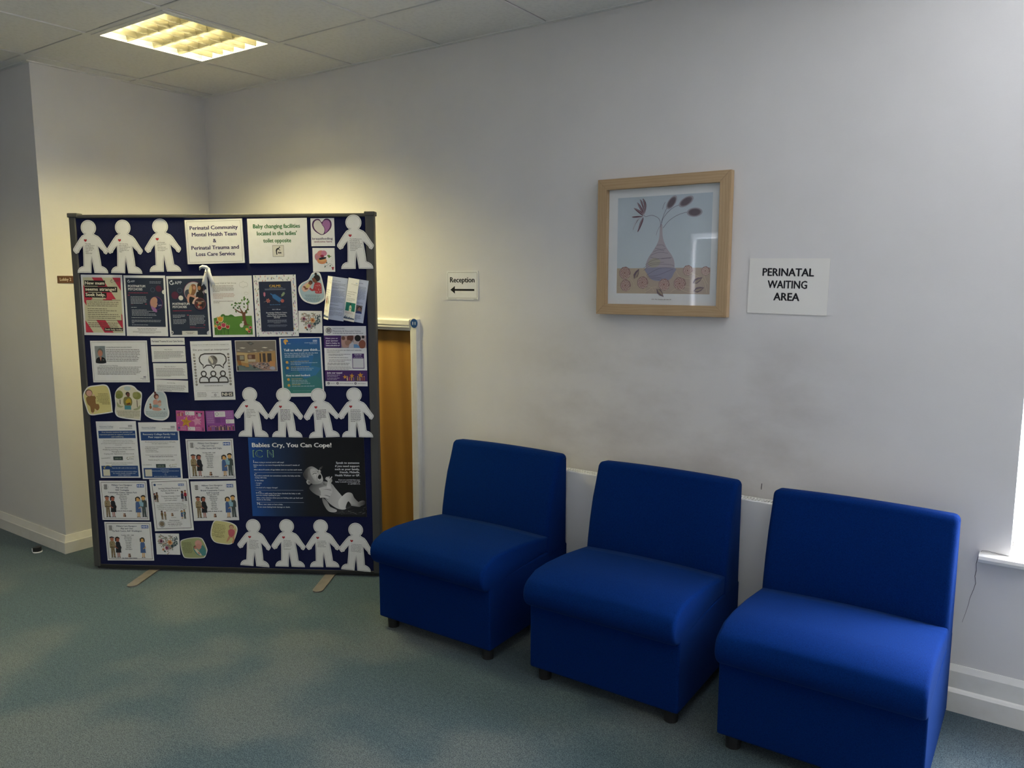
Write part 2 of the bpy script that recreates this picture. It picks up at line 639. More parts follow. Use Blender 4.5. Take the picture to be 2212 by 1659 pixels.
# beaded blind chain with its tension weight hanging beside the jamb
bm = bmesh.new()
for q in range(150):
    bmesh.ops.create_icosphere(bm, subdivisions=1, radius=.0024, matrix=Matrix.Translation((.045, .075, .12 + q * .0075)))
from_bm('blind_chain', bm, UPVC, win)
IVORY = mat('ivory_plastic', (.72, .62, .36), .4)
prism('chain_weight', [(.036, .058), (.052, .058), (.055, .066), (.055, .112), (.050, .122), (.038, .122), (.033, .112), (.033, .066)], .066, .084, IVORY, win, axis='y')
for k, (a, b, c, d) in enumerate(OWIN):
    wn = window('window_%d' % (k + 2), a, b, c, d, OY, -1, 1)
    if k == 0:
        box('added_blind', (.03, -.10, .03), (b - a - .03, -.098, d - c - .06), BLIND, wn)  # unseen blind, added to dim this window's reflection in the picture glass
    box('window_sill', (-.06, -.13, -.03), (b - a + .06, .05, 0), GLOSSW, wn, .006)

# ------------------------------------------------------------------ cupboard door with architrave
door = struct(empty('door_1', (DX0, 0, 0)))
DW = DX1 - DX0
leaf = box('door_leaf', (.006, .03, .008), (DW - .006, .07, DZ1 - .008), DOORW, door, .002, 1)
box('light_leak_sheet', (.0, .075, 0), (DW, .10, DZ1), GLOSSW, door)  # unseen sheet across the whole opening, added to stop sky light leaking in
ARCH = [(0, 0), (.060, 0), (.060, -.014), (.052, -.022), (.030, -.022), (.024, -.019), (.016, -.019), (.010, -.014), (.004, -.012), (0, -.010)]


def arch_vert(x, sgn, h):
    prof = [(x + sgn * u, v) for u, v in ARCH]
    bm = bmesh.new()
    add_prism(bm, prof, 0, h, 'z')
    return from_bm('architrave', bm, GLOSSW, door)


arch_vert(DW - .002, 1, DZ1 + .058)
arch_vert(.002, -1, DZ1 + .058)
bm = bmesh.new()
add_prism(bm, [(v, DZ1 - .002 + u) for u, v in ARCH], 0, DW, 'x')
from_bm('architrave', bm, GLOSSW, door)
bm = bmesh.new()     # jamb lining
add_box(bm, (DW - .0005, -.002, 0), (DW + .008, .11, DZ1))
add_box(bm, (-.008, -.002, 0), (.0005, .11, DZ1))
add_box(bm, (0, -.002, DZ1 - .0005), (DW, .11, DZ1 + .008))
from_bm('door_lining', bm, GLOSSW, door)
for zc in (1.013, .30):
    bm = bmesh.new()
    for q in range(3):
        add_cyl(bm, (DW - .006, .026), .0055, zc - .05 + q * .034, zc - .05 + q * .034 + .031, 10)
    add_box(bm, (DW - .034, .0285, zc - .05), (DW - .006, .0315, zc + .05))
    from_bm('hinge', bm, HINGE, leaf)

# ------------------------------------------------------------------ radiator below the picture
rad = tag(empty('radiator', (2.30, 0, .10)), 'long white panel radiator with slotted top, behind the three chairs', 'radiator')
RW, RH = 1.72, .565
bm = bmesh.new()
add_box(bm, (0, -.088, 0), (RW, -.080, RH), .004, 2)
from_bm('front_panel', bm, RADM, rad)
box('back_panel', (0, -.034, 0), (RW, -.026, RH - .008), RADM, rad, .003, 1)
box('side_panel', (-.003, -.084, .01), (.0, -.028, RH - .004), RADM, rad)
box('side_panel', (RW, -.084, .01), (RW + .003, -.028, RH - .004), RADM, rad)
bm = bmesh.new()
gx = .012
while gx < RW - .012:
    add_box(bm, (gx, -.078, RH - .010), (gx + .005, -.036, RH - .003))
    gx += .0125
add_box(bm, (0, -.080, RH - .010), (RW, -.074, RH - .002))
add_box(bm, (0, -.038, RH - .010), (RW, -.030, RH - .002))
add_box(bm, (0, -.059, RH - .010), (RW, -.055, RH - .003))
tag(from_bm('top_grille', bm, RADM, rad))
box('wall_bracket', (.3, -.026, .05), (.34, -.001, .5), RADM, rad)
box('wall_bracket', (RW - .34, -.026, .05), (RW - .3, -.001, .5), RADM, rad)
for px_ in (.02, RW - .02):
    bm = bmesh.new()
    add_cyl(bm, (px_, -.056), .0075, -.098, .0, 10)
    from_bm('pipe', bm, RADM, rad)


# ------------------------------------------------------------------ chairs
def arc(cx, cy, r, a0, a1, n):
    return [(cx + r * math.cos(R(a0 + (a1 - a0) * i / n)), cy + r * math.sin(R(a0 + (a1 - a0) * i / n))) for i in range(n + 1)]


def crown(o, half, amt):
    """slightly domes the seat top / backrest face across its width"""
    for v in o.data.vertices:
        k = max(0.0, 1 - (v.co.x / half) ** 2)
        v.co.z += amt * k if v.co.z > .36 and v.co.y > -.73 else 0


def grid_prism(name, prof, half, m, parent, bev, nx=10):
    """profile extruded along x with loops across the width and rounded end edges"""
    bm = bmesh.new()
    n = len(prof)
    cx = sum(p[0] for p in prof) / n
    cy = sum(p[1] for p in prof) / n
    # inward offset normals for the rounded ends
    nor = []
    for i in range(n):
        a, b = prof[i - 1], prof[(i + 1) % n]
        d = Vector((b[0] - a[0], b[1] - a[1]))
        d = d.normalized() if d.length > 1e-9 else Vector((1, 0))
        q = Vector((-d.y, d.x))
        if q.dot(Vector((cx - prof[i][0], cy - prof[i][1]))) < 0:
            q = -q
        nor.append(q)
    stations = []
    ns = 4
    for k in range(ns + 1):
        a = R(90) * k / ns
        stations.append((-half + bev * (1 - math.sin(a)), bev * (1 - math.cos(R(90) - a) if False else 1 - math.sin(a))))
    st = []
    for k in range(ns + 1):
        a = R(90) * k / ns
        st.append((-half + bev * (1 - math.cos(a)), bev * (1 - math.sin(a))))
    xs_ = [s for s in st]
    inner0, inner1 = -half + bev, half - bev
    mids = [(inner0 + (inner1 - inner0) * k / nx, 0.0) for k in range(1, nx)]
    full = xs_ + mids + [(-x, off) for x, off in reversed(st)]
    rings = []
    for x, off in full:
        rings.append([bm.verts.new((x, p[0] + nor[i].x * off, p[1] + nor[i].y * off)) for i, p in enumerate(prof)])
    bm.faces.new(rings[0])
    bm.faces.new(rings[-1][::-1])
    for a, b in zip(rings, rings[1:]):
        for i in range(n):
            j = (i + 1) % n
            bm.faces.new((a[i], b[i], b[j], a[j]))
    return from_bm(name, bm, m, parent, True)


def densify(pts, step):
    out = []
    n = len(pts)
    for i in range(n):
        a, b = pts[i], pts[(i + 1) % n]
        L = math.hypot(b[0] - a[0], b[1] - a[1])
        k = max(1, int(L / step))
        out += [(a[0] + (b[0] - a[0]) * q / k, a[1] + (b[1] - a[1]) * q / k) for q in range(k)]
    return out


def make_chair(label, x, dy, rz=0.0):
    """low armless upholstered chair; origin on the floor at the middle of its width, local y = world y"""
    t = tag(empty('reception_chair', (x, dy, 0), rz), label, 'chair', 'blue armless waiting room chairs')
    hw = .300
    prism('base', [(-.690, .052), (-.100, .052), (-.094, .335), (-.300, .337), (-.690, .330)], -hw, hw, BLUE, t, bevel=.008, seg=3)
    cush = [(-.262, .335), (-.40, .333), (-.60, .312), (-.685, .300)] + arc(-.688, .358, .057, 265, 112, 12) + [(-.66, .430), (-.58, .434), (-.45, .428), (-.33, .415), (-.255, .405)]
    c = grid_prism('seat_cushion', densify(cush, .045), hw, BLUE, t, .014)
    for v in c.data.vertices:
        k = max(0.0, 1 - (v.co.x / hw) ** 2)
        if v.co.z > .39:
            v.co.z += .008 * k
    back = [(-.094, .300), (-.094, .725)] + arc(-.119, .722, .025, 0, 70, 4) + arc(-.150, .722, .028, 100, 165, 4) + [(-.196, .675), (-.222, .610), (-.246, .52), (-.262, .44), (-.270, .38), (-.272, .300)]
    b = grid_prism('backrest', densify(back, .05), hw, BLUE, t, .020)
    for v in b.data.vertices:
        k = max(0.0, 1 - (v.co.x / hw) ** 2)
        if v.co.z > .70:
            v.co.z += .006 * k
    for sx in (-1, 1):
        for yy in (-.645, -.145):
            bm = bmesh.new()
            add_cyl(bm, (sx * .258, yy), .024, 0.0, .055, 18, r2=.026)
            from_bm('foot', bm, BLACKP, t, False)
    return t


make_chair('blue upholstered chair next to the notice board, leftmost of the three', 2.398, 0.0, R(.4))
make_chair('blue upholstered chair in the middle of the row of three', 3.192, 0.0, R(.2))
make_chair('blue upholstered chair next to the window, rightmost of the three', 3.936, -.024, R(.3))

# ------------------------------------------------------------------ notice board
BA = R(30.9068)
BORG = Vector((.4065, -1.0361, 0))
BM = Matrix.Translation(BORG) @ Matrix.Rotation(BA, 4, 'Z')
board = tag(empty('notice_board', BORG, BA), 'tall navy fabric notice board in dark grey frame, standing on two floor plates', 'notice board')
S0, S1, T0, T1 = -.022, 1.506, .022, 1.832
box('fabric_panel', (S0 + .02, -.0, T0 + .006), (S1 - .03, .028, T1 - .012), PANEL, board)
for a, b in ((S0 - .006, S0 + .028), (S1 - .042, S1)):
    box('post', (a, -.008, T0 - .004), (b, .036, T1 - .006), BFRAME, board, .006, 3)
box('top_rail', (S0 + .026, -.006, T1 - .018), (S1 - .040, .034, T1), BFRAME, board, .004, 2)
box('bottom_rail', (S0 + .01, -.004, T0 - .012), (S1 - .01, .032, T0 + .008), BLACKP, board, .003, 2)
for a in (S0 - .012, S1 - .046):
    box('corner_cap', (a, -.011, T1 - .014), (a + .052, .039, T1 + .008), BFRAME, board, .004, 2)
for sc, dl in ((.292, .0), (1.235, .0)):
    foot = [(sc - .026, .24)] + arc(sc + .006 - .0, -.205, .030, 180, 300, 6)[:0] + [(sc - .026, -.195)] + arc(sc, -.200, .026, 190, 350, 8) + [(sc + .026, -.195), (sc + .026, .24)]
    bm = bmesh.new()
    add_prism(bm, foot, .0005, .0065, 'z')
    fp = from_bm('foot_plate', bm, STEEL, board)
    box('clamp', (sc - .02, .004, .0065), (sc + .02, .024, T0 - .008), STEEL, fp)

# ------------------------------------------------------------------ flat print on paper
def ink_material(name, rough, coat):
    m = bpy.data.materials.new(name)
    m.use_nodes = True
    nt = m.node_tree
    b = nt.nodes['Principled BSDF']
    b.inputs['Roughness'].default_value = rough
    b.inputs['Coat Weight'].default_value = coat
    b.inputs['Coat Roughness'].default_value = .15
    b.inputs['Specular IOR Level'].default_value = .3
    a = nt.nodes.new('ShaderNodeAttribute')
    a.attribute_name = 'ink'
    nt.links.new(a.outputs['Color'], b.inputs['Base Color'])
    return m


INK = ink_material('printed_ink', .55, 0.0)
PAPER = mat('white_paper', (.80, .79, .76), .7, spec=.3, mottle=(40, (.775, .765, .735), .45, .65))
CARD = mat('laminated_paper', (.80, .79, .765), .5, spec=.35, coat=.35, mottle=(40, (.78, .77, .74), .45, .65))
GREY_EDGE = mat('grey_foam_edge', (.16, .165, .18), .7)

_glyphs = {}


def glyph_mesh(txt, bold):
    """flat lettering from Blender's built-in font: vertices, faces, left, right, cap height"""
    key = (txt, bold)
    if key in _glyphs:
        return _glyphs[key]
    cu = bpy.data.curves.new('lettering', 'FONT')
    cu.body = txt
    cu.size = 1.0
    cu.offset = bold
    cu.resolution_u = 2
    cu.fill_mode = 'FRONT'
    ob = bpy.data.objects.new('lettering', cu)
    me = ob.to_mesh()
    vs = [(v.co.x, v.co.y) for v in me.vertices]
    fs = [tuple(p.vertices) for p in me.polygons]
    ob.to_mesh_clear()
    bpy.data.objects.remove(ob)
    bpy.data.curves.remove(cu)
    xs_ = [v[0] for v in vs] or [0, 1]
    r = (vs, fs, min(xs_), max(xs_))
    _glyphs[key] = r
    return r


CAP = max(v[1] for v in glyph_mesh('H', 0.0)[0])
K = '#1a1a1c'
NAVY = '#1f2a5a'
WHITE = '#e6e4de'
NHSB = '#1c4f9c'


class Sheet:
    """collects flat coloured shapes on a sheet w x h metres; (x, y) are fractions from the top left corner"""

    def __init__(self, root, w, h, front):
        self.root, self.w, self.h, self.front = root, w, h, front
        self.depth = front + .00012
        self.parts = {}
        self.cur = None

    def part(self, name, new=False):
        key = (name, len(self.parts)) if new else name
        self.cur = self.parts.setdefault(key, ([], [], []))
        return self

    def P(self, x, y):
        return ((x - .5) * self.w, (.5 - y) * self.h)

    def raw(self, pts, faces, cols):
        V, F, C = self.cur
        n = len(V)
        V += [(x, -self.depth, z) for x, z in pts]
        for f in faces:
            F.append(tuple(i + n for i in f))
        C += cols if isinstance(cols, list) else [lin(cols)] * len(pts)

    def lift(self):
        self.depth += .00005

    def quad(self, pts, col):
        self.poly(pts, col)

    def rect(self, x0, y0, x1, y1, col, col2=None, axis='x'):
        """col2: second ink for a printed blend from left to right (or top to bottom)"""
        self.lift()
        p = [self.P(x0, y0), self.P(x1, y0), self.P(x1, y1), self.P(x0, y1)]
        c1, c2 = lin(col), lin(col2 or col)
        cs = [c1, c2, c2, c1] if axis == 'x' else [c1, c1, c2, c2]
        self.raw(p, [(3, 2, 1, 0)], cs)
        return self

    def poly(self, pts, col, smooth=0):
        self.lift()
        if smooth:
            pts = catmull(pts, smooth)
        q = [self.P(x, y) for x, y in pts]
        t = tessellate_polygon([[Vector((x, z, 0)) for x, z in q]])
        self.raw(q, [tuple(f) for f in t], col)
        return self

    def circ(self, x, y, r, col, n=24, ry=None, rot=0.0, a0=0.0, a1=360.0):
        """r is a fraction of the sheet width; ry lets it be an ellipse"""
        self.lift()
        cx, cz = self.P(x, y)
        rx, rz = r * self.w, (ry if ry is not None else r) * self.w
        ca, sa = math.cos(R(rot)), math.sin(R(rot))
        pts = []
        for i in range(n):
            t = R(a0 + (a1 - a0) * i / (n if a1 - a0 >= 360 else n - 1))
            u, v = rx * math.cos(t), rz * math.sin(t)
            pts.append((cx + u * ca - v * sa, cz + u * sa + v * ca))
        self.raw(pts, [tuple(range(n))], col)
        return self

    def line(self, pts, wd, col, closed=False, smooth=0):
        """stroke of width wd metres"""
        self.lift()
        if smooth:
            pts = catmull(pts, smooth, closed)
        q = [Vector(self.P(x, y)) for x, y in pts]
        n = len(q)
        out = []
        for i in range(n):
            a = q[i - 1] if (i or closed) else q[0]
            b = q[(i + 1) % n] if (i < n - 1 or closed) else q[-1]
            d = b - a
            d = d.normalized() if d.length > 1e-9 else Vector((1, 0))
            o = Vector((-d.y, d.x)) * wd / 2
            out += [tuple(q[i] + o), tuple(q[i] - o)]
        fs = []
        for i in range(n if closed else n - 1):
            j = (i + 1) % n
            fs.append((2 * i, 2 * i + 1, 2 * j + 1, 2 * j))
        self.raw(out, fs, col)
        return self

    def ring(self, x, y, r, wd, col, n=28):
        k = self.w / self.h
        return self.line([(x + r * math.cos(2 * math.pi * i / n), y + r * k * math.sin(2 * math.pi * i / n)) for i in range(n)], wd, col, True)

    def frame(self, m, wd, col, my=None):
        my = m * self.w / self.h if my is None else my
        x0, x1, y0, y1 = m, 1 - m, my, 1 - my
        a, b = wd / self.w, wd / self.h
        for r in ((x0, y0, x1, y0 + b), (x0, y1 - b, x1, y1), (x0, y0, x0 + a, y1), (x1 - a, y0, x1, y1)):
            self.rect(*r, col)
            self.depth -= .00005
        self.lift()
        return self

    def text(self, s, x, y, cap, col, align='c', wid=None, bold=.012, rot=0.0):
        """one line; y = baseline, cap = capital height as a fraction of the sheet height, wid = fitted width fraction"""
        vs, fs, lo, hi = glyph_mesh(s, 0.0)
        k = cap * self.h / CAP
        kx = wid * self.w / (hi - lo) if wid else k
        W = (hi - lo) * kx
        ox, oz = self.P(x, y)
        off = {'c': -W / 2, 'l': 0, 'r': -W}[align]
        ca, sa = math.cos(R(rot)), math.sin(R(rot))
        dz = self.depth
        self.depth += .00003
        for du, dv in (((-1, 0), (1, 0), (0, .5), (0, -.5)) if bold > .019 else ((-.8, 0), (.8, 0)) if bold else ((0, 0),)):
            q = []
            for a, b in vs:
                u, v = (a - lo) * kx + off + du * bold * kx, b * k + dv * bold * k
                q.append((ox + u * ca - v * sa, oz + u * sa + v * ca))
            self.raw(q, fs, col)
            self.depth += .000012
        self.depth = dz
        return self

    def bars(self, x0, x1, y, h, col, seed=0, align='l', rot=0.0):
        """one line of print too small to read: word-length dashes with a few risers"""
        rnd = random.Random(seed * 7919 + int(y * 9973))
        V = []
        x = x0
        wsp = .45 * h * self.h / self.w
        dz = self.depth
        self.depth += .00003
        ox, oz = self.P(x0, y)
        ca, sa = math.cos(R(rot)), math.sin(R(rot))
        while x < x1 - wsp:
            L = rnd.uniform(1.2, 4.6) * h * self.h / self.w
            xb = min(x + L, x1)
            for a, b, t, u in ((x, xb, y - h * .56, y - h * .06), (x + (xb - x) * rnd.random() * .7, None, y - h, y - h * .06)):
                b = b if b is not None else a + .16 * h * self.h / self.w
                q = [self.P(a, t), self.P(b, t), self.P(b, u), self.P(a, u)]
                q = [(ox + (p[0] - ox) * ca - (p[1] - oz) * sa, oz + (p[0] - ox) * sa + (p[1] - oz) * ca) for p in q]
                self.raw(q, [(3, 2, 1, 0)], col)
            x = xb + wsp
        self.depth = dz
        return self

    def para(self, x0, x1, y0, dy, n, h, col, seed=0, last=.6, align='l', rot=0.0):
        rnd = random.Random(seed + 17)
        for i in range(n):
            L = (x1 - x0) * (rnd.uniform(.9, 1.0) if i < n - 1 else last)
            a = x0 if align == 'l' else (x0 + x1 - L) / 2 if align == 'c' else x1 - L
            self.bars(a, a + L, y0 + i * dy, h, col, seed + i, rot=rot)
        return self

    def nhs(self, x0, y0, x1, y1, col=NHSB, ink='#eef2f6'):
        self.rect(x0, y0, x1, y1, col)
        self.text('NHS', (x0 + x1) / 2, y1 - (y1 - y0) * .18, (y1 - y0) * .64, ink, 'c', (x1 - x0) * .84, .03)
        return self

    def star(self, x, y, r, col, rot=0.0):
        k = self.w / self.h
        pts = []
        for i in range(10):
            a = R(90 + rot + 36 * i)
            q = r if i % 2 == 0 else r * .42
            pts.append((x + q * math.cos(a), y - q * k * math.sin(a)))
        return self.poly(pts, col)

    def heart(self, x, y, r, col, sy=1.0):
        k = self.w / self.h
        return self.poly(heart_pts(x, y, r, k * sy), col)

    def leaf(self, x, y, L, wd, rot, col):
        """pointed leaf from its base point; L in width fractions, rot in degrees"""
        k = self.w / self.h
        ca, sa = math.cos(R(rot)), math.sin(R(rot))
        pts = []
        for u, v in ((0, 0), (.3, wd), (.65, wd * .8), (1, 0), (.65, -wd * .8), (.3, -wd)):
            pts.append((x + (u * ca - v * sa) * L, y - (u * sa + v * ca) * L * k))
        return self.poly(pts, col)

    def sprig(self, x, y, L, rot, col, n=4, lw=.2, ll=.38):
        k = self.w / self.h
        ca, sa = math.cos(R(rot)), math.sin(R(rot))
        self.line([(x, y), (x + L * ca, y - L * sa * k)], L * self.w * .07, col)
        d = self.depth
        for i in range(n):
            t = .2 + .75 * i / n
            px, py = x + L * t * ca, y - L * t * sa * k
            for sgn in (-1, 1):
                self.depth = d
                self.leaf(px, py, L * ll, lw, rot + sgn * 42, col)
        self.depth = d
        self.leaf(x + L * .85 * ca, y - L * .85 * sa * k, L * .35, .2, rot, col)
        return self

    def done(self, m=None):
        for name, (V, F, C) in self.parts.items():
            name = name[0] if isinstance(name, tuple) else name
            if not V:
                continue
            me = bpy.data.meshes.new(name)
            me.from_pydata(V, [], F)
            at = me.color_attributes.new('ink', 'FLOAT_COLOR', 'POINT')
            flat = []
            for c in C:
                flat += [c[0], c[1], c[2], 1.0]
            at.data.foreach_set('color', flat)
            link(name, me, m or INK, self.root)


def heart_pts(x, y, r, k, n=28):
    pts = []
    for i in range(n):
        t = 2 * math.pi * i / n
        u = 16 * math.sin(t) ** 3 / 16
        v = (13 * math.cos(t) - 5 * math.cos(2 * t) - 2 * math.cos(3 * t) - math.cos(4 * t)) / 16
        pts.append((x + r * u, y - r * v * k))
    return pts


def catmull(pts, n, closed=True):
    out = []
    m = len(pts)
    for i in range(m if closed else m - 1):
        p0 = pts[(i - 1) % m] if (closed or i) else pts[0]
        p1, p2 = pts[i], pts[(i + 1) % m]
        p3 = pts[(i + 2) % m] if (closed or i + 2 < m) else pts[-1]
        for q in range(n):
            t = q / n
            out.append(tuple(.5 * (2 * b + (-a + c) * t + (2 * a - 5 * b + 4 * c - d) * t * t + (-a + 3 * b - 3 * c + d) * t ** 3)
                             for a, b, c, d in zip(p0, p1, p2, p3)))
    if not closed:
        out.append(tuple(pts[-1]))
    return out


def outline_sheet(bm, pts, thick):
    """solid sheet from an outline in (x, z), back face on y = 0, front on y = -thick"""
    n = len(pts)
    A = [bm.verts.new((x, 0, z)) for x, z in pts]
    B = [bm.verts.new((x, -thick, z)) for x, z in pts]
    t = tessellate_polygon([[Vector((x, z, 0)) for x, z in pts]])
    for f in t:
        bm.faces.new([B[i] for i in f])
        bm.faces.new([A[i] for i in f][::-1])
    for i in range(n):
        j = (i + 1) % n
        bm.faces.new((A[i], A[j], B[j], B[i]))


FRONT = -.0005           # the board's fabric face


def on_board(o, s, t, rot, gap):
    o.matrix_world = BM @ Matrix.Translation((s, -gap, t)) @ Matrix.Rotation(R(-rot), 4, 'Y')


def notice(name, label, cat, s, t, w, h, rot=0.0, gap=.001, thick=.0005, m=None, group=None):
    """a rectangular sheet pinned to the board, centred at (s, t)"""
    bm = bmesh.new()
    add_box(bm, (-w / 2, -thick, -h / 2), (w / 2, 0, h / 2))
    o = from_bm(name, bm, m or CARD)
    on_board(o, s, t, rot, gap)
    tag(o, label, cat, group)
    return Sheet(o, w, h, thick)


def cutout(name, label, cat, outline, gap=.001, thick=.0005, m=None, group=None):
    """a sheet cut to an outline given in board coordinates"""
    pts = catmull(outline, 5)
    x0, x1 = min(p[0] for p in pts), max(p[0] for p in pts)
    z0, z1 = min(p[1] for p in pts), max(p[1] for p in pts)
    cx, cz = (x0 + x1) / 2, (z0 + z1) / 2
    bm = bmesh.new()
    loc = [(x - cx, z - cz) for x, z in pts]
    outline_sheet(bm, loc, thick)
    o = from_bm(name, bm, m or CARD)
    on_board(o, cx, cz, 0, gap)
    tag(o, label, cat, group)
    sh = Sheet(o, x1 - x0, z1 - z0, thick)
    sh.outline = [(p[0] / sh.w + .5, .5 - p[1] / sh.h) for p in loc]
    return sh


def inset(sh, k, col):
    c = .5
    sh.poly([(c + (x - c) * k, c + (y - c) * k) for x, y in sh.outline], col)


def person(S, x, y, h, kind, flip=1):
    """small cartoon adult standing with feet at (x, y); h = height as a fraction of the sheet height"""
    k = S.h / S.w
    def X(u):
        return x + u * h * k * flip
    def Y(v):
        return y - v * h
    skin = {'sol': '#b4745a', 'nurse': '#a8634e', 'blue': '#d9a866', 'dad': '#d9a866', 'dark': '#6f4630', 'red': '#d2a078', 'brown': '#6b4630'}[kind]
    def pl(pts, c):
        S.poly([(X(u), Y(v)) for u, v in pts], c)
    if kind in ('sol', 'dad', 'brown', 'red'):
        leg = {'sol': '#8a7a5c', 'dad': '#4c5654', 'brown': '#6b5434', 'red': '#33343a'}[kind]
        top = {'sol': '#9c8a68', 'dad': '#48524f', 'brown': '#735a38', 'red': '#9a2636'}[kind]
        pl([(-.085, .45), (.085, .45), (.10, .02), (.02, .02), (0, .36), (-.02, .02), (-.085, .02)], leg)
        pl([(-.10, .015), (-.01, .03), (-.01, 0), (-.12, 0)], '#26221f')
        pl([(.02, .03), (.10, .03), (.15, 0), (.02, 0)], '#26221f')
        pl([(-.075, .78), (.075, .78), (.13, .70), (.13, .45), (-.13, .45), (-.13, .70)], top)
        if kind == 'sol':
            d = S.depth
            rnd = random.Random(int(x * 1000))
            for i in range(14):
                S.depth = d
                u, v = rnd.uniform(-.09, .09), rnd.uniform(.08, .72)
                S.circ(X(u), Y(v), .018 * h * k, '#5c4a34', 6)
            pl([(-.11, .50), (.11, .50), (.11, .47), (-.11, .47)], '#4a3c2c')
        if kind == 'dad':
            S.circ(X(-.13), Y(.72), .07 * h * k, '#a9c4cc', 12)
            pl([(-.22, .72), (.0, .66), (-.02, .48), (-.16, .48)], '#8fb6c4')
            S.circ(X(-.19), Y(.76), .05 * h * k, '#d9a866', 12)
    else:
        dress = {'nurse': '#26282e', 'blue': '#4d6796', 'dark': '#2c3648'}[kind]
        pl([(-.05, .25), (-.01, .25), (-.02, .02), (-.06, .02)], skin)
        pl([(.02, .25), (.06, .25), (.06, .02), (.02, .02)], skin)
        pl([(-.11, 0), (-.01, 0), (-.02, .03), (-.06, .03)], '#3a2a26')
        pl([(.02, 0), (.10, 0), (.06, .03), (.02, .03)], '#3a2a26')
        pl([(-.07, .77), (.07, .77), (.11, .68), (.10, .55), (.13, .24), (-.13, .24), (-.12, .5), (-.11, .68)], dress)
        if kind == 'nurse':
            pl([(-.11, .60), (-.16, .50), (-.13, .40), (-.05, .44)], dress)
        pl([(.11, .62), (.15, .50), (.02, .42), (.0, .45), (.10, .51)], skin)
    S.circ(X(0), Y(.86), .085 * h * k, skin, 16, ry=.105 * h * k)
    hair = '#2a2422' if kind != 'red' else '#3a2a22'
    if kind == 'sol':
        pl([(-.12, .90), (-.10, .96), (.0, .985), (.10, .95), (.14, .90), (.0, .925)], '#3b3a42')
    else:
        pl([(-.10, .88), (-.10, .95), (-.02, 1.0), (.07, .99), (.11, .93), (.10, .88), (.03, .94), (-.05, .93)], hair)
    if kind in ('nurse', 'blue', 'dark'):
        pl([(.06, .95), (.115, .94), (.12, .78), (.07, .78)], hair)
        if kind == 'blue':
            pl([(-.06, .95), (-.115, .94), (-.12, .78), (-.07, .78)], hair)


def puppies(S, x, y, h):
    k = S.h / S.w
    for sx, c1 in ((-1, '#b08466'), (1, '#5e3f30')):
        S.circ(x + sx * .16 * h * k, y - .28 * h, .17 * h * k, c1, 14, ry=.26 * h * k)
        S.circ(x + sx * .13 * h * k, y - .72 * h, .14 * h * k, c1, 14, ry=.18 * h * k)


def crowd(S, x0, x1, y, h, n, seed):
    rnd = random.Random(seed)
    for i in range(n):
        x = x0 + (x1 - x0) * (i + .5) / n
        k = S.h / S.w
        c = rnd.choice(['#c49a52', '#7c4a62', '#a85848', '#4a4660', '#d0b48a', '#8b6a9a', '#52503c', '#b0526a'])
        hh = h * rnd.uniform(.75, 1.0)
        d = S.depth
        S.poly([(x - .14 * hh * k, y), (x + .14 * hh * k, y), (x + .11 * hh * k, y - .72 * hh), (x - .11 * hh * k, y - .72 * hh)], c)
        S.circ(x, y - .86 * hh, .11 * hh * k, rnd.choice(['#caa07a', '#7a5238', '#3a2a24', '#d8b090']), 10)
        S.depth = d


def flower(S, x, y, r, cols, n=6, seed=0):
    rnd = random.Random(seed)
    for layer, (sc_, c) in enumerate(zip((1.0, .62, .3), cols)):
        for i in range(n):
            a = 360 * i / n + layer * 27 + rnd.uniform(-8, 8)
            d = S.depth
            S.circ(x + .5 * r * sc_ * math.cos(R(a)), y - .5 * r * sc_ * math.sin(R(a)) * S.w / S.h, r * sc_ * .52, c, 12, ry=r * sc_ * .36, rot=a)
            S.depth = d
        S.lift()


# ------------------------------------------------------------------ paper dolls
def doll_outline():
    h = []
    raw = [(1650, 248), (1630, 262), (1600, 278)]                       # left neck to shoulder
    left = raw + [(1570, 315), (1535, 365), (1495, 425), (1480, 448), (1480, 468), (1508, 503), (1524, 507), (1534, 497), (1546, 498), (1558, 486), (1562, 470), (1585, 440), (1608, 408),
                  (1610, 470), (1608, 560), (1604, 662), (1575, 668), (1545, 688), (1527, 718), (1522, 748), (1600, 748), (1702, 748),
                  (1706, 660), (1712, 600), (1717, 545)]
    right = [(1721, 600), (1730, 660), (1742, 746), (1830, 748), (1922, 747), (1917, 716), (1898, 688), (1870, 668), (1838, 656),
             (1828, 560), (1815, 470), (1806, 408), (1832, 436), (1868, 470), (1874, 486), (1882, 499), (1893, 500), (1900, 509), (1916, 503), (1936, 470), (1936, 450),
             (1905, 408), (1870, 352), (1845, 312), (1815, 280), (1780, 264), (1752, 248)]
    head = [(1693 + 99 * math.sin(R(a)), 178 - 99 * math.cos(R(a))) for a in range(140, -141, -14)]
    pts = left + right + head
    return [((x - 1706) / 457, (748 - y) / 670 - .5) for x, y in pts]


DOLL = doll_outline()


def inward(pts, d, ax, az):
    """offset of a closed outline towards its inside; scale factors turn unit coordinates into metres"""
    q = [Vector((x * ax, z * az)) for x, z in pts]
    n = len(q)
    area = sum(q[i].x * q[(i + 1) % n].y - q[(i + 1) % n].x * q[i].y for i in range(n))
    sg = 1 if area > 0 else -1
    out = []
    for i in range(n):
        e = q[(i + 1) % n] - q[i - 1]
        e = e.normalized() if e.length > 1e-9 else Vector((1, 0))
        out.append(q[i] + Vector((-e.y, e.x)) * sg * d)
    return out


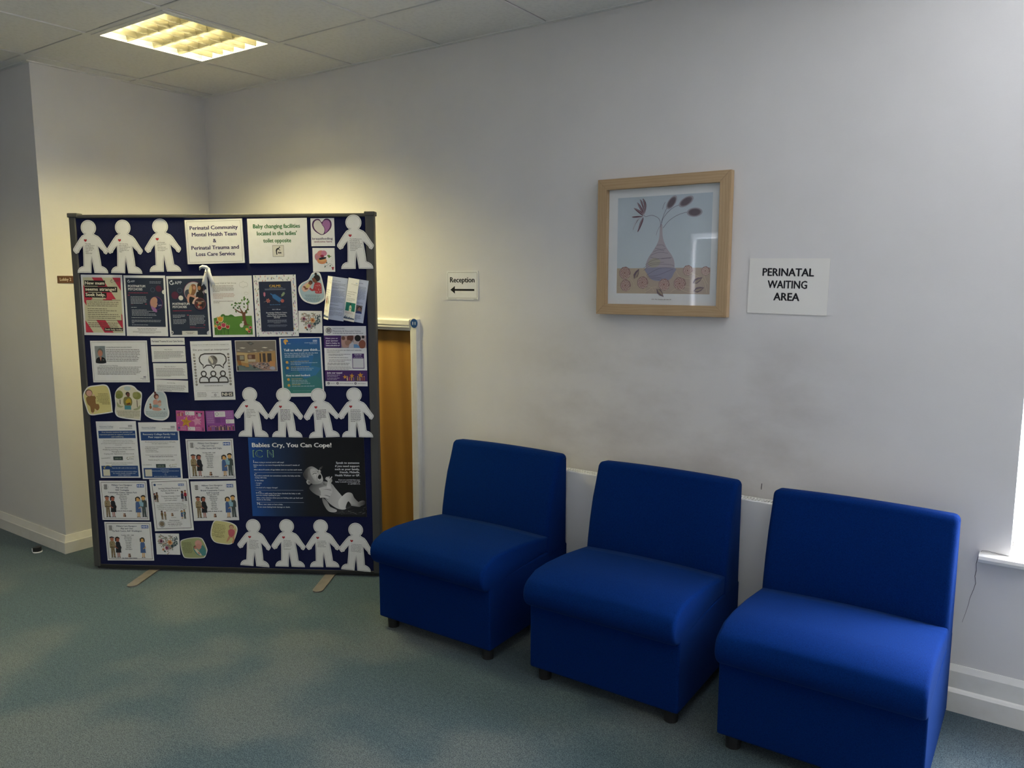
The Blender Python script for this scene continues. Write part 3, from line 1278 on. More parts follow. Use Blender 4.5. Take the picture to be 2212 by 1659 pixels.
def doll(label, s, t, w, h, rot, lines, gap=.001, fy=.55):
    bm = bmesh.new()
    outline_sheet(bm, [(x * w, z * h) for x, z in DOLL], .0006)
    o = from_bm('paper_doll', bm, PAPER)
    on_board(o, s, t, rot, gap)
    tag(o, label, 'paper doll', 'white paper doll cutouts on the notice board')
    S = Sheet(o, w, h, .0006)
    S.part('outline')
    q = inward(DOLL, .0048, w, h)
    S.line([(p.x / w + .5, .5 - p.y / h) for p in q], .0011, '#4a4650', True)
    S.part('heart')
    S.heart(.37, .385, .044, '#a8262e')
    S.part('lettering')
    if isinstance(lines, int):          # quote too small to read
        pt = min(.0295, .255 / lines)
        S.para(.355, .655, .452, pt, lines, pt * .62, '#3c3836', lines + int(s * 100), .45)
    else:
        n = len(lines)
        pt = min(.0295, .235 / n)
        for i, ln in enumerate(lines):
            vs, fs, lo, hi = glyph_mesh(ln, 0.0)
            nat = (hi - lo) * pt * .63 * h / CAP / w
            S.text(ln, .355, .458 + i * pt, pt * .63, '#231f1e', 'l', min(nat, .325), .008)
    S.done()


doll('white paper doll cutout, top left corner of the board', .0769, 1.676, .1815, .260, -1.0, ['"This baby', 'massage we have', 'been doing has', 'really improved', 'mine and my', "baby's", 'relationship"'], .0095)
doll('white paper doll cutout, second from the top left corner of the board', .2534, 1.6755, .1835, .262, -1.6, ['"We love doing', 'baby massage. It', 'was so relaxing and', 'a great way of', 'bonding with our', 'baby"'], .0106)
doll('white paper doll cutout beside the framed team name sheet', .4432, 1.682, .1855, .260, .6, ['"The Perinatal', 'Team have been', 'been so', 'supportive ever', 'since I found out I', 'was pregnant"'], .0012)
doll('white paper doll cutout, top right corner of the board', 1.4143, 1.6953, .1815, .2595, .4, ['"The CALMS group has', 'been fantastic for', 'getting support &', 'meeting other mums &', "realising you're not", 'alone in suffering from', 'mental health', 'concerns."'], .0100)
doll('white paper doll cutout, leftmost in the row above the baby poster', .8566, .851, .1785, .2545, -.2, ['"The Perinatal', 'Team made my', 'feelings valid and', 'help me', 'understand why I', 'struggle."'], .0012)
doll('white paper doll cutout, second in the row above the baby poster', 1.0325, .851, .179, .2525, -.2, 9, .0040)
doll('tilted white paper doll cutout, third in the row above the baby poster', 1.2162, .852, .181, .2525, 3.4, 7, .0050)
doll('white paper doll cutout, rightmost in the row above the baby poster', 1.3939, .857, .181, .252, .3, 13, .0100)
doll('white paper doll cutout, leftmost in the bottom row', .8392, .1665, .1765, .2525, -3.2, ['"It has been great', 'meeting other', 'mums in the same', 'situation through', 'the CALMS group', 'and has got me out', 'of the house."'], .0012)
doll('white paper doll cutout, second in the bottom row', 1.0204, .1695, .1785, .2545, -.3, ['"The Perinatal', 'Team have been', 'very supportive,', 'my feelings have', 'been taken in', 'to', 'consideration"'], .0020)
doll('white paper doll cutout, third in the bottom row', 1.1998, .1716, .1765, .2545, .9, ['"It was fantastic', 'being offered the', 'support of a very', 'experienced', 'Nursery Nurse"'], .0012)
doll('white paper doll cutout, rightmost in the bottom row beside the chair', 1.3764, .1607, .1765, .2535, -4.2, ['"I reached out when I', 'had my third baby as I', 'knew the symptoms', 'and knew I needed', 'the help and support', 'of the perinatal team"'], .0098)

# ------------------------------------------------------------------ top row
S = notice('team_sign', 'cream sign naming the perinatal community mental health team', 'sign', .713, 1.699, .288, .214, 1.3, .0012, .007, CARD)
box('backing_board', (-.1475, -.0055, -.1075), (.143, 0, .1065), GREY_EDGE, S.root)
S.part('border').frame(.028, .0011, '#6a5a52')
S.part('lettering')
PUR = '#352a55'
for tx, yy, ww in (('Perinatal Community', .225, .84), ('Mental Health Team', .375, .78), ('&', .52, None), ('Perinatal Trauma and', .675, .83), ('Loss Care Service', .82, .68)):
    S.text(tx, .5, yy, .083, PUR, 'c', ww, .034)
S.done()

S = notice('baby_changing_sign', 'cream sign about baby changing facilities in green letters', 'sign', 1.029, 1.7015, .297, .2155, .6, .0012, .004, CARD)
S.part('lettering')
for tx, yy, ww in (('Baby changing facilities', .215, .785), ("located in the ladies'", .375, .665), ('toilet opposite', .535, .465)):
    S.text(tx, .49, yy, .088, '#2f6b30', 'c', ww, .036)
S.part('pictogram')
S.rect(.405, .60, .595, .855, '#5a5852').rect(.410, .607, .590, .848, '#d6d2c6')
S.circ(.525, .645, .011, K, 14)
S.line([(.515, .665), (.478, .69), (.468, .73)], .0075, K).line([(.468, .71), (.474, .81)], .0052, K).line([(.500, .672), (.520, .705), (.535, .715)], .0026, K)
S.line([(.495, .775), (.553, .775)], .0030, K)
S.circ(.505, .76, .009, K, 10).circ(.530, .763, .010, K, 10).circ(.548, .764, .006, K, 10)
S.done()

S = notice('breastfeeding_card', 'white card with purple heart welcoming breastfeeding', 'card', 1.253, 1.742, .117, .134, .4)
S.part('heart_logo')
S.poly([(.47, .14), (.38, .04), (.24, .03), (.11, .10), (.06, .22), (.08, .34), (.16, .45), (.28, .53), (.45, .60), (.62, .55), (.78, .44), (.87, .32), (.89, .20), (.85, .09), (.74, .02), (.60, .03)], '#4a2050', 4)
S.poly([(.45, .17), (.36, .08), (.25, .075), (.16, .14), (.125, .24), (.15, .35), (.22, .44), (.33, .52), (.45, .575), (.52, .56), (.57, .48), (.575, .38), (.54, .30), (.49, .25)], '#d5d0ca', 4)
S.poly([(.51, .17), (.57, .09), (.68, .065), (.78, .10), (.83, .20), (.81, .32), (.72, .44), (.60, .53), (.60, .42), (.58, .33), (.54, .27), (.49, .23)], '#9c6a9c', 4)
S.part('lettering')
S.text('breastfeeding', .48, .765, .075, '#39264f', 'c', .86, .02)
S.text('welcome here', .50, .865, .062, '#7c3052', 'c', .76, .02)
S.done()

S = notice('flower_card', 'small pale card with a pink poppy and little plant pot', 'card', 1.254, 1.609, .110, .115, 0)
S.part('flower_picture')
for a, b, r1, r2, rt, c in ((.22, .38, .13, .17, 10, '#b9808a'), (.36, .22, .16, .12, 20, '#c67d78'), (.52, .22, .13, .12, -20, '#bf7a92'), (.42, .54, .22, .14, 0, '#cf8a5e'), (.44, .50, .16, .08, 0, '#d8a46a')):
    S.circ(a, b, r1, c, 20, r2, rt)
S.circ(.43, .34, .09, '#8c2740', 16, .06)
S.poly([(.28, .46), (.36, .40), (.58, .38), (.62, .43), (.50, .47), (.34, .50)], '#2c2a2e', 3)
S.poly([(.66, .32), (.76, .29), (.82, .36), (.74, .43)], '#5b7a3a')
S.line([(.78, .36), (.86, .34)], .0022, '#5b7a3a').line([(.64, .36), (.70, .28), (.74, .31)], .0014, '#6b6a52', smooth=3)
for a, b in ((.88, .42), (.90, .48), (.86, .52), (.91, .56), (.85, .57)):
    S.circ(a, b, .008, '#75706a', 8)
S.line([(.50, .68), (.56, .74), (.66, .72), (.74, .66), (.84, .68), (.92, .78)], .0009, '#5f6b5a', smooth=5)
for a, b, rt in ((.60, .58, 310), (.76, .78, 50), (.58, .75, 230)):
    S.leaf(a, b, .10, .28, rt, '#64786a')
S.poly([(.84, .80), (.96, .80), (.96, .83), (.94, .83), (.93, .92), (.87, .92), (.86, .83), (.84, .83)], '#a83a44')
S.done()

# ------------------------------------------------------------------ second row
S = notice('striped_poster', 'red striped poster asking if a new mum seems strange', 'poster', .117, 1.386, .215, .303, -.6)
S.part('stripes')
S.rect(.045, .045, .955, .955, '#cfc9a6')
def clip_band(x0, x1, ya, yb):
    """slanted stripe clipped to the printed rectangle; runs down to the right"""
    sl = 1.0 * .215 / .303 / .66
    pts = [(x0 + (ya - ya) , ya), (x1, ya), (x1 + (yb - ya) * .9, yb), (x0 + (yb - ya) * .9, yb)]
    # Sutherland-Hodgman against x limits
    for lim, keep in ((.045, 1), (.955, -1)):
        out = []
        for i in range(len(pts)):
            a, b = pts[i - 1], pts[i]
            ia, ib = (a[0] - lim) * keep >= 0, (b[0] - lim) * keep >= 0
            if ia != ib:
                t_ = (lim - a[0]) / (b[0] - a[0])
                out.append((lim, a[1] + (b[1] - a[1]) * t_))
            if ib:
                out.append(b)
        pts = out
        if not pts:
            return
    S.poly(pts, '#c33a4c')
for a, b in ((.265, .50), (.76, 1.02), (-.30, -.06), (-.78, -.56), (1.2, 1.4)):
    clip_band(a, b, .045, .40)
for a, b in ((-.06, .16), (.44, .66), (-.55, -.33), (.93, 1.15)):
    clip_band(a + .06, b + .06, .40, .955)
S.rect(.10, .42, .93, .745, '#cfc9a6')
S.part('lettering')
for tx, y0, y1, x1, ww in (('New mum', .095, .185, .58, .46), ('seems strange?', .195, .285, .865, .74), ('Seek help.', .295, .375, .60, .475)):
    S.rect(.075, y0, x1, y1, '#26221e')
    S.text(tx, .095, y1 - .024, .050, '#ece6cc', 'l', ww, .03)
S.rect(.10, .413, .93, .419, '#2b2620').rect(.10, .748, .95, .753, '#2b2620')
S.para(.12, .90, .455, .031, 3, .017, '#686250', 3, .95)
for i, L in enumerate((.52, .78, .53, .82, .86)):
    S.bars(.12, .12 + L * .9, .565 + i * .0315, .017, '#686250', 40 + i)
S.bars(.13, .80, .72, .017, '#686250', 60)
S.para(.11, .88, .80, .031, 3, .017, '#5c4a42', 9, .95)
S.rect(.50, .875, .95, .925, '#26221e').text('Seek help today', .515, .913, .027, '#e4dcc0', 'l', .42, .02)
S.part('logo')
S.line([(.735, .083), (.715, .10), (.73, .122), (.765, .118)], .0018, '#4a4438', smooth=4).circ(.745, .085, .010, '#4a4438', 10)
S.text('APP', .79, .117, .032, '#5e4a44', 'l', .13, .0)
S.done()


def app_logo(S, x, y, k):
    S.line([(x, y - .018 * k), (x - .025 * k, y), (x, y + .022 * k), (x + .04 * k, y + .018 * k)], .0022 * k, '#dfe2e6', smooth=4).circ(x + .012 * k, y - .017 * k, .014 * k, '#dfe2e6', 12).circ(x + .035 * k, y + .008 * k, .012 * k, '#dfe2e6', 12)
    S.text('APP', x + .06 * k, y + .02 * k, .034 * k, '#dfe2e6', 'l', .12 * k, .0)


SLATE = '#2d3647'
S = notice('psychosis_poster', 'dark slate poster on postpartum psychosis with small sleeping baby photo', 'poster', .339, 1.383, .215, .302, -.3)
S.part('background').rect(.045, .04, .955, .845, SLATE)
S.circ(.83, .215, .073, '#5b2a40', 26).ring(.685, .235, .048, .0016, '#5c6678')
S.poly([(.955, .235), (.925, .24), (.905, .265), (.908, .285), (.93, .303), (.955, .305)], '#dcd8cc')
S.part('logo')
app_logo(S, .115, .095, .85)
S.part('lettering')
S.text('POSTPARTUM', .10, .195, .037, '#e2e2de', 'l', .41, .034).text('PSYCHOSIS', .10, .245, .037, '#e2e2de', 'l', .34, .034)
S.para(.62, .90, .105, .022, 2, .012, '#aab0b8', 5, .95)
S.bars(.10, .57, .288, .013, '#a83c50', 8).rect(.10, .289, .57, .2925, '#8c3448')
S.rect(.085, .318, .10, .332, '#c0485c').rect(.108, .318, .123, .332, '#c0485c').rect(.49, .462, .505, .476, '#c0485c').rect(.512, .462, .527, .476, '#c0485c')
S.para(.145, .555, .355, .0215, 6, .012, '#c4c8cc', 11, .7)
S.bars(.145, .21, .482, .010, '#8a4a5a', 4)
S.bars(.145, .28, .528, .012, '#c4c8cc', 5)
for i, L in enumerate((.36, .55, .41, .57, .59)):
    S.bars(.155, .155 + L, .572 + i * .0215, .012, '#c4c8cc', 70 + i)
S.bars(.14, .65, .70, .012, '#c4c8cc', 80)
S.para(.14, .88, .742, .0215, 3, .012, '#c4c8cc', 12, .1)
S.bars(.14, .53, .818, .012, '#c4c8cc', 81)
S.para(.25, .75, .882, .022, 2, .012, '#4a4438', 13, .86, 'c')
S.para(.12, .87, .926, .014, 3, .008, '#6a645a', 14, .5, 'c')
S.part('photo')
S.circ(.755, .455, .155, '#7d3a64', 32).circ(.755, .455, .146, '#262a52', 32)
S.poly([(.615, .43), (.64, .385), (.70, .355), (.755, .36), (.785, .39), (.785, .43), (.775, .45), (.79, .465), (.77, .49), (.76, .515), (.70, .535), (.64, .52), (.615, .47)], '#b98d78', 3)
S.poly([(.63, .50), (.69, .52), (.75, .55), (.765, .60), (.70, .595), (.645, .555)], '#a06fa0', 3)
S.text('APP', .80, .50, .022, '#c8ccd8', 'l', .085, .01)
S.done()

S = notice('family_psychosis_poster', 'dark slate poster on postpartum psychosis with two round family photos', 'poster', .560, 1.381, .211, .301, .7, .0014)
S.part('background').rect(.04, .045, .96, .97, SLATE)
S.circ(.185, .315, .088, '#5b2a40', 26).circ(.325, .36, .058, '#dedace', 22).ring(.31, .235, .055, .0016, '#5c6678')
S.poly([(.96, .225), (.93, .225), (.905, .245), (.90, .262), (.92, .283), (.96, .288)], '#dedace')
S.poly([(.04, .90), (.075, .905), (.09, .928), (.075, .955), (.04, .965)], '#dedace').poly([(.04, .91), (.06, .915), (.068, .93), (.06, .948), (.04, .953)], SLATE)
S.poly([(.96, .90), (.92, .915), (.90, .945), (.92, .97), (.96, .97)], '#c8c8d0')
S.rect(.30, .905, .68, .97, '#dcd8cc')
S.part('logo')
app_logo(S, .11, .105, 1.45)
S.part('lettering')
S.text('POSTPARTUM', .115, .475, .036, '#e2e2de', 'l', .41, .034).text('PSYCHOSIS', .115, .525, .036, '#e2e2de', 'l', .34, .034)
S.bars(.11, .57, .572, .012, '#a83c50', 8).rect(.11, .573, .57, .577, '#8c3448')
S.para(.10, .42, .645, .0215, 3, .012, '#c4c8cc', 21, .6)
S.para(.10, .44, .722, .0215, 4, .012, '#c4c8cc', 22, .75)
S.rect(.45, .635, .465, .65, '#c0485c').rect(.473, .635, .488, .65, '#c0485c').rect(.84, .80, .855, .813, '#c0485c').rect(.862, .80, .877, .813, '#c0485c')
S.para(.50, .89, .655, .0215, 8, .012, '#c4c8cc', 23, .42)
S.bars(.50, .63, .838, .010, '#a83c50', 24)
S.bars(.50, .87, .857, .010, '#a83c50', 25)
S.para(.38, .61, .933, .020, 2, .011, '#4a4438', 26, .6, 'c')
S.part('photo')
S.circ(.655, .265, .248, '#7d3a58', 40).circ(.655, .265, .236, '#b9b7b6', 40)
S.poly([(.46, .235), (.54, .225), (.60, .30), (.55, .40), (.47, .36), (.43, .29)], '#4a4e58', 3)
S.poly([(.575, .17), (.62, .135), (.69, .14), (.72, .18), (.715, .23), (.68, .29), (.62, .33), (.555, .325), (.545, .25)], '#8a6242', 3)
S.poly([(.545, .20), (.60, .15), (.61, .22), (.575, .30), (.53, .27)], '#c9ab7c', 3)
S.circ(.668, .195, .035, '#c58f76', 14, .045)
S.poly([(.52, .29), (.58, .31), (.66, .32), (.72, .34), (.70, .42), (.60, .45), (.49, .43), (.48, .35)], '#c8957e', 3)
S.poly([(.54, .345), (.62, .35), (.68, .38), (.63, .45), (.53, .45)], '#26282c', 3)
S.poly([(.745, .17), (.77, .12), (.85, .13), (.885, .18), (.88, .25), (.81, .27), (.76, .25)], '#2c2624', 3)
S.circ(.79, .20, .038, '#a8714e', 14, .05)
S.poly([(.72, .27), (.80, .26), (.87, .27), (.888, .33), (.84, .40), (.76, .42), (.70, .36)], '#24262a', 3)
S.poly([(.62, .41), (.68, .36), (.75, .35), (.74, .41), (.69, .46), (.60, .455)], '#d8b8a6', 3)
S.circ(.785, .458, .138, '#8c4a5a', 34).circ(.785, .458, .127, '#4a3630', 34)
S.poly([(.69, .41), (.78, .425), (.88, .41), (.885, .425), (.78, .438), (.69, .425)], '#9a8f86')
for a, b, c in ((.76, .45, '#b4866a'), (.80, .445, '#a8785c'), (.73, .48, '#8c2c2c'), (.78, .49, '#3a2a26'), (.83, .48, '#2a2426'), (.755, .51, '#a09080'), (.80, .52, '#9a4a3a')):
    S.circ(a, b, .026, c, 10, .034)
S.done()

S = notice('walk_talk_poster', 'cream poster for a walk and talk group with tulips and tree', 'poster', .783, 1.381, .216, .302, .9, .0010)
S.part('picture')
GR = '#5c8a3a'
S.poly([(.045, .69), (.12, .675), (.20, .66), (.24, .625), (.29, .63), (.32, .66), (.38, .65), (.45, .63), (.50, .65), (.55, .665), (.70, .655), (.95, .655), (.95, .965), (.045, .965)], GR)
S.poly([(.235, .665), (.24, .63), (.29, .622), (.33, .645), (.375, .645), (.39, .668)], '#4a7634', 3).poly([(.39, .668), (.43, .635), (.48, .632), (.54, .66), (.54, .668)], '#4a7634', 3)
TR = '#704a34'
S.poly([(.72, .80), (.735, .70), (.72, .62), (.64, .595), (.56, .555), (.53, .50), (.56, .535), (.65, .575), (.705, .59), (.68, .54), (.64, .48), (.66, .49), (.72, .56), (.75, .585), (.76, .60), (.80, .585), (.855, .53), (.87, .44), (.885, .44), (.88, .53), (.83, .60), (.80, .63), (.805, .72), (.83, .79), (.90, .81), (.62, .815)], TR)
rnd = random.Random(3)
d0 = S.depth
for a, b in ((.52, .46), (.56, .44), (.60, .43), (.60, .48), (.64, .45), (.69, .46), (.72, .43), (.74, .38), (.78, .37), (.80, .41), (.84, .38), (.88, .37), (.90, .40), (.86, .43), (.83, .46), (.86, .48), (.78, .44), (.70, .50), (.66, .52), (.76, .50), (.62, .51), (.54, .50), (.84, .58), (.88, .57), (.80, .56), (.60, .60)):
    S.depth = d0 + .00004 * rnd.randint(1, 8)
    S.leaf(a, b, .06, .30, rnd.uniform(0, 360), rnd.choice(['#4f7a34', '#3d5c2c', '#64883c']))
S.depth = d0 + .0005
for a, b, rr, c in ((.20, .70, .062, '#d89a2c'), (.125, .755, .034, '#8e2f2c'), (.075, .815, .03, '#d8a03a'), (.17, .84, .048, '#b5302f'), (.27, .80, .052, '#b83a58'), (.365, .83, .042, '#a83834'), (.82, .875, .028, '#d8a83a'), (.87, .91, .03, '#a83834'), (.905, .845, .03, '#b83a4e')):
    S.line([(a, b), (a + .01, .96)], .0022, '#3c5c2a')
    for k_, cc in ((1.22, '#e2cfa8'), (1.0, c)):
        q = rr * k_
        S.poly([(a - q, b - .9 * q * .71), (a - .5 * q, b - .45 * q * .71), (a, b - 1.05 * q * .71), (a + .5 * q, b - .45 * q * .71), (a + q, b - .9 * q * .71), (a + .95 * q, b + .3 * q * .71), (a + .5 * q, b + q * .71), (a - .5 * q, b + q * .71), (a - .95 * q, b + .3 * q * .71)], cc)
S.circ(.70, .81, .045, '#dcd8cc', 16, .05).circ(.735, .79, .025, '#dcd8cc', 12).leaf(.735, .775, .06, .2, 70, '#dcd8cc').leaf(.735, .775, .06, .2, 110, '#dcd8cc')
CL = [(0, .5), (.10, .15), (.32, .12), (.45, -.05), (.62, .12), (.85, .18), (1.0, .5), (.85, .8), (.6, .78), (.45, 1.0), (.25, .85), (.08, .8)]
S.line([(.705 + .20 * u, .095 + .105 * v) for u, v in CL], .0008, '#8a867c', True, 4)
S.line([(.81 + .09 * u, .265 + .05 * v) for u, v in CL], .0006, '#a8a296', True, 4)
S.part('lettering')
S.text('Perinatal Walk & Talk Group', .07, .125, .017, '#5a5048', 'l', .56, .0)
S.para(.07, .60, .165, .0225, 5, .011, '#6a5c50', 31, .30)
S.para(.07, .61, .295, .0225, 4, .011, '#a06a5a', 32, .42)
S.para(.07, .56, .415, .0225, 2, .011, '#4a3c34', 33, .28)
S.done()

S = notice('calms_poster', 'navy group poster inside a multicoloured leaf pattern border', 'poster', 1.006, 1.385, .215, .303, 1.0, .0016)
S.part('leaf_border')
rnd = random.Random(12)
LC = ['#3c6aa0', '#b8544c', '#4a5a4c', '#d0a24a', '#9a4a72', '#6c8a5a', '#c4785a', '#3a4456', '#b06aa8']
d0 = S.depth
spots = []
for i in range(19):
    spots += [(.07 + .86 * i / 18, .038 + .03 * (i % 2)), (.07 + .86 * i / 18, .962 - .03 * (i % 2))]
for i in range(27):
    spots += [(.045 + .045 * (i % 2), .08 + .84 * i / 26), (.955 - .035 * (i % 2), .08 + .84 * i / 26)]
for a, b in spots:
    S.depth = d0 + .00004 * rnd.randint(0, 6)
    S.sprig(a + rnd.uniform(-.012, .012), b + rnd.uniform(-.008, .008), rnd.uniform(.040, .052), rnd.choice((80, 100, 60, 120, 250, 290)) + rnd.uniform(-12, 12), rnd.choice(LC), 3)
S.depth = d0 + .0008
S.part('background').rect(.125, .105, .885, .915, '#262d44')
S.part('plants')
S.sprig(.245, .355, .10, 90, '#c8788c', 4).sprig(.385, .30, .27, -35, '#3a70a8', 9, .09, .34).sprig(.635, .355, .12, 50, '#8a9a78', 4)
S.circ(.325, .415, .04, '#a05a52', 12).line([(.22, .435), (.31, .42)], .0014, '#8a8478').circ(.66, .42, .042, '#b0584e', 12).line([(.58, .425), (.65, .42)], .0014, '#8a8478')
for q in range(6):
    S.circ(.325 + .042 * math.cos(q), .415 + .030 * math.sin(q), .010, '#c88072', 8)
S.part('lettering')
S.text('CALMS', .505, .195, .036, '#d6a94a', 'c', .265, .03)
S.bars(.37, .68, .212, .008, '#9aa0ac', 1)
S.rect(.26, .219, .75, .2225, '#8a90a0').rect(.26, .233, .75, .242, '#7c8294')
S.bars(.36, .62, .487, .016, '#4d78a8', 3)
S.rect(.29, .519, .74, .521, '#5a6074')
S.text('10-11.30 am', .51, .566, .0165, '#d8dade', 'c', .19, .02)
for tx, yy, ww in (("Bracebridge Children's Centre,", .618, .49), ('Bud Robinson Community', .646, .42), ('Centre, Maple Street, Lincoln,', .674, .47), ('LN5 8QS', .701, .14)):
    S.text(tx, .51, yy, .017, '#d8dade', 'c', ww, .03)
S.para(.27, .75, .735, .016, 4, .010, '#9ca2b0', 41, .32, 'c')
S.para(.27, .75, .812, .014, 3, .008, '#878da0', 42, .85, 'c')
S.done()

S = cutout('mother_cutout', 'pale blue cutout of a mother in red spotted top holding a baby', 'picture', [(1.1223, 1.4745), (1.1393, 1.4962), (1.1725, 1.514), (1.1938, 1.5454), (1.2162, 1.5501), (1.2341, 1.5415), (1.2485, 1.4864), (1.257, 1.4351), (1.2461, 1.4114), (1.2089, 1.3934), (1.1684, 1.3993), (1.1405, 1.4151), (1.1252, 1.4428)])
S.part('picture')
inset(S, .90, '#a9bfc6')
S.poly([(.62, .33), (.80, .33), (.86, .40), (.87, .62), (.84, .66), (.64, .66), (.61, .58), (.50, .59), (.40, .52), (.38, .47), (.44, .47), (.54, .53)], '#b04246', 3)
d0 = S.depth
rnd = random.Random(5)
for q in range(22):
    S.depth = d0 + .00004
    S.circ(rnd.uniform(.64, .84), rnd.uniform(.37, .63), .010, '#dcc8c2', 8)
S.circ(.70, .19, .125, '#2a2426', 20, .12).circ(.665, .06, .05, '#2a2426', 14)
S.poly([(.52, .20), (.60, .18), (.68, .26), (.72, .33), (.62, .33), (.55, .29)], '#7a4c38', 3)
S.poly([(.13, .52), (.18, .42), (.30, .34), (.44, .29), (.52, .36), (.46, .46), (.36, .57), (.22, .61)], '#d8b0a0', 4)
S.circ(.47, .32, .075, '#5a3c30', 16).circ(.44, .35, .06, '#80523c', 16).circ(.36, .43, .085, '#d0bc78', 16, .06, 40).circ(.24, .47, .06, '#80523c', 14, .035, -30).circ(.30, .52, .07, '#80523c', 14, .03, 10)
S.part('lettering')
for q, (a, b) in enumerate(((.24, .80), (.27, .78), (.22, .82), (.26, .79), (.30, .76))):
    S.bars(a, b, .725 + q * .043 + (.008 if q > 1 else 0), .020, '#3c5060', 90 + q)
S.done()


def flower_heart(label, s, t, w, h, rot, gap, seed):
    S = notice('floral_heart_card', label, 'card', s, t, w, h, rot, gap, .0006, CARD, 'floral heart cards')
    S.part('flower_heart')
    rnd = random.Random(seed)
    hp = heart_pts(.5, .46, .44, w / h)
    d0 = S.depth
    n = 0
    while n < 230:
        a, b = rnd.uniform(.05, .95), rnd.uniform(.08, .95)
        inside = False
        for i in range(len(hp)):
            (x1, y1), (x2, y2) = hp[i], hp[i - 1]
            if (y1 > b) != (y2 > b) and a < (x2 - x1) * (b - y1) / (y2 - y1) + x1:
                inside = not inside
        if not inside:
            continue
        n += 1
        S.depth = d0 + .00003 * (n % 12)
        if a > .72 and b < .62:
            col = rnd.choice(['#4c5f62', '#3f5358', '#8a9a8e'])
        else:
            col = rnd.choice(['#8f9484', '#a8a494', '#7a8a78', '#b99a8a', '#c4a68e', '#8c7a70', '#6d7f80'])
        S.leaf(a, b, rnd.uniform(.05, .10), .26, rnd.uniform(0, 360), col)
    S.depth = d0 + .0005
    flower(S, .60, .42, .12, ('#d9a878', '#d08a4e', '#9c4438'), 6, 1)
    flower(S, .23, .36, .085, ('#b07a8a', '#6e3448', '#402030'), 6, 2)
    flower(S, .45, .68, .085, ('#b0708a', '#8c3a58', '#5a2038'), 6, 3)
    flower(S, .30, .76, .06, ('#d0a07c', '#c07a52', '#8a4a34'), 5, 4)
    S.leaf(.62, .62, .17, .3, 30, '#3f565c').leaf(.40, .88, .12, .3, 140, '#4a6058').leaf(.80, .36, .13, .3, 70, '#3f5358')
    S.done()


flower_heart('floral heart card beside the leaf bordered poster', 1.177, 1.306, .119, .109, -.4, .0022, 7)
flower_heart('floral heart card near the bottom of the board', .378, .148, .127, .114, .5, .0010, 7)


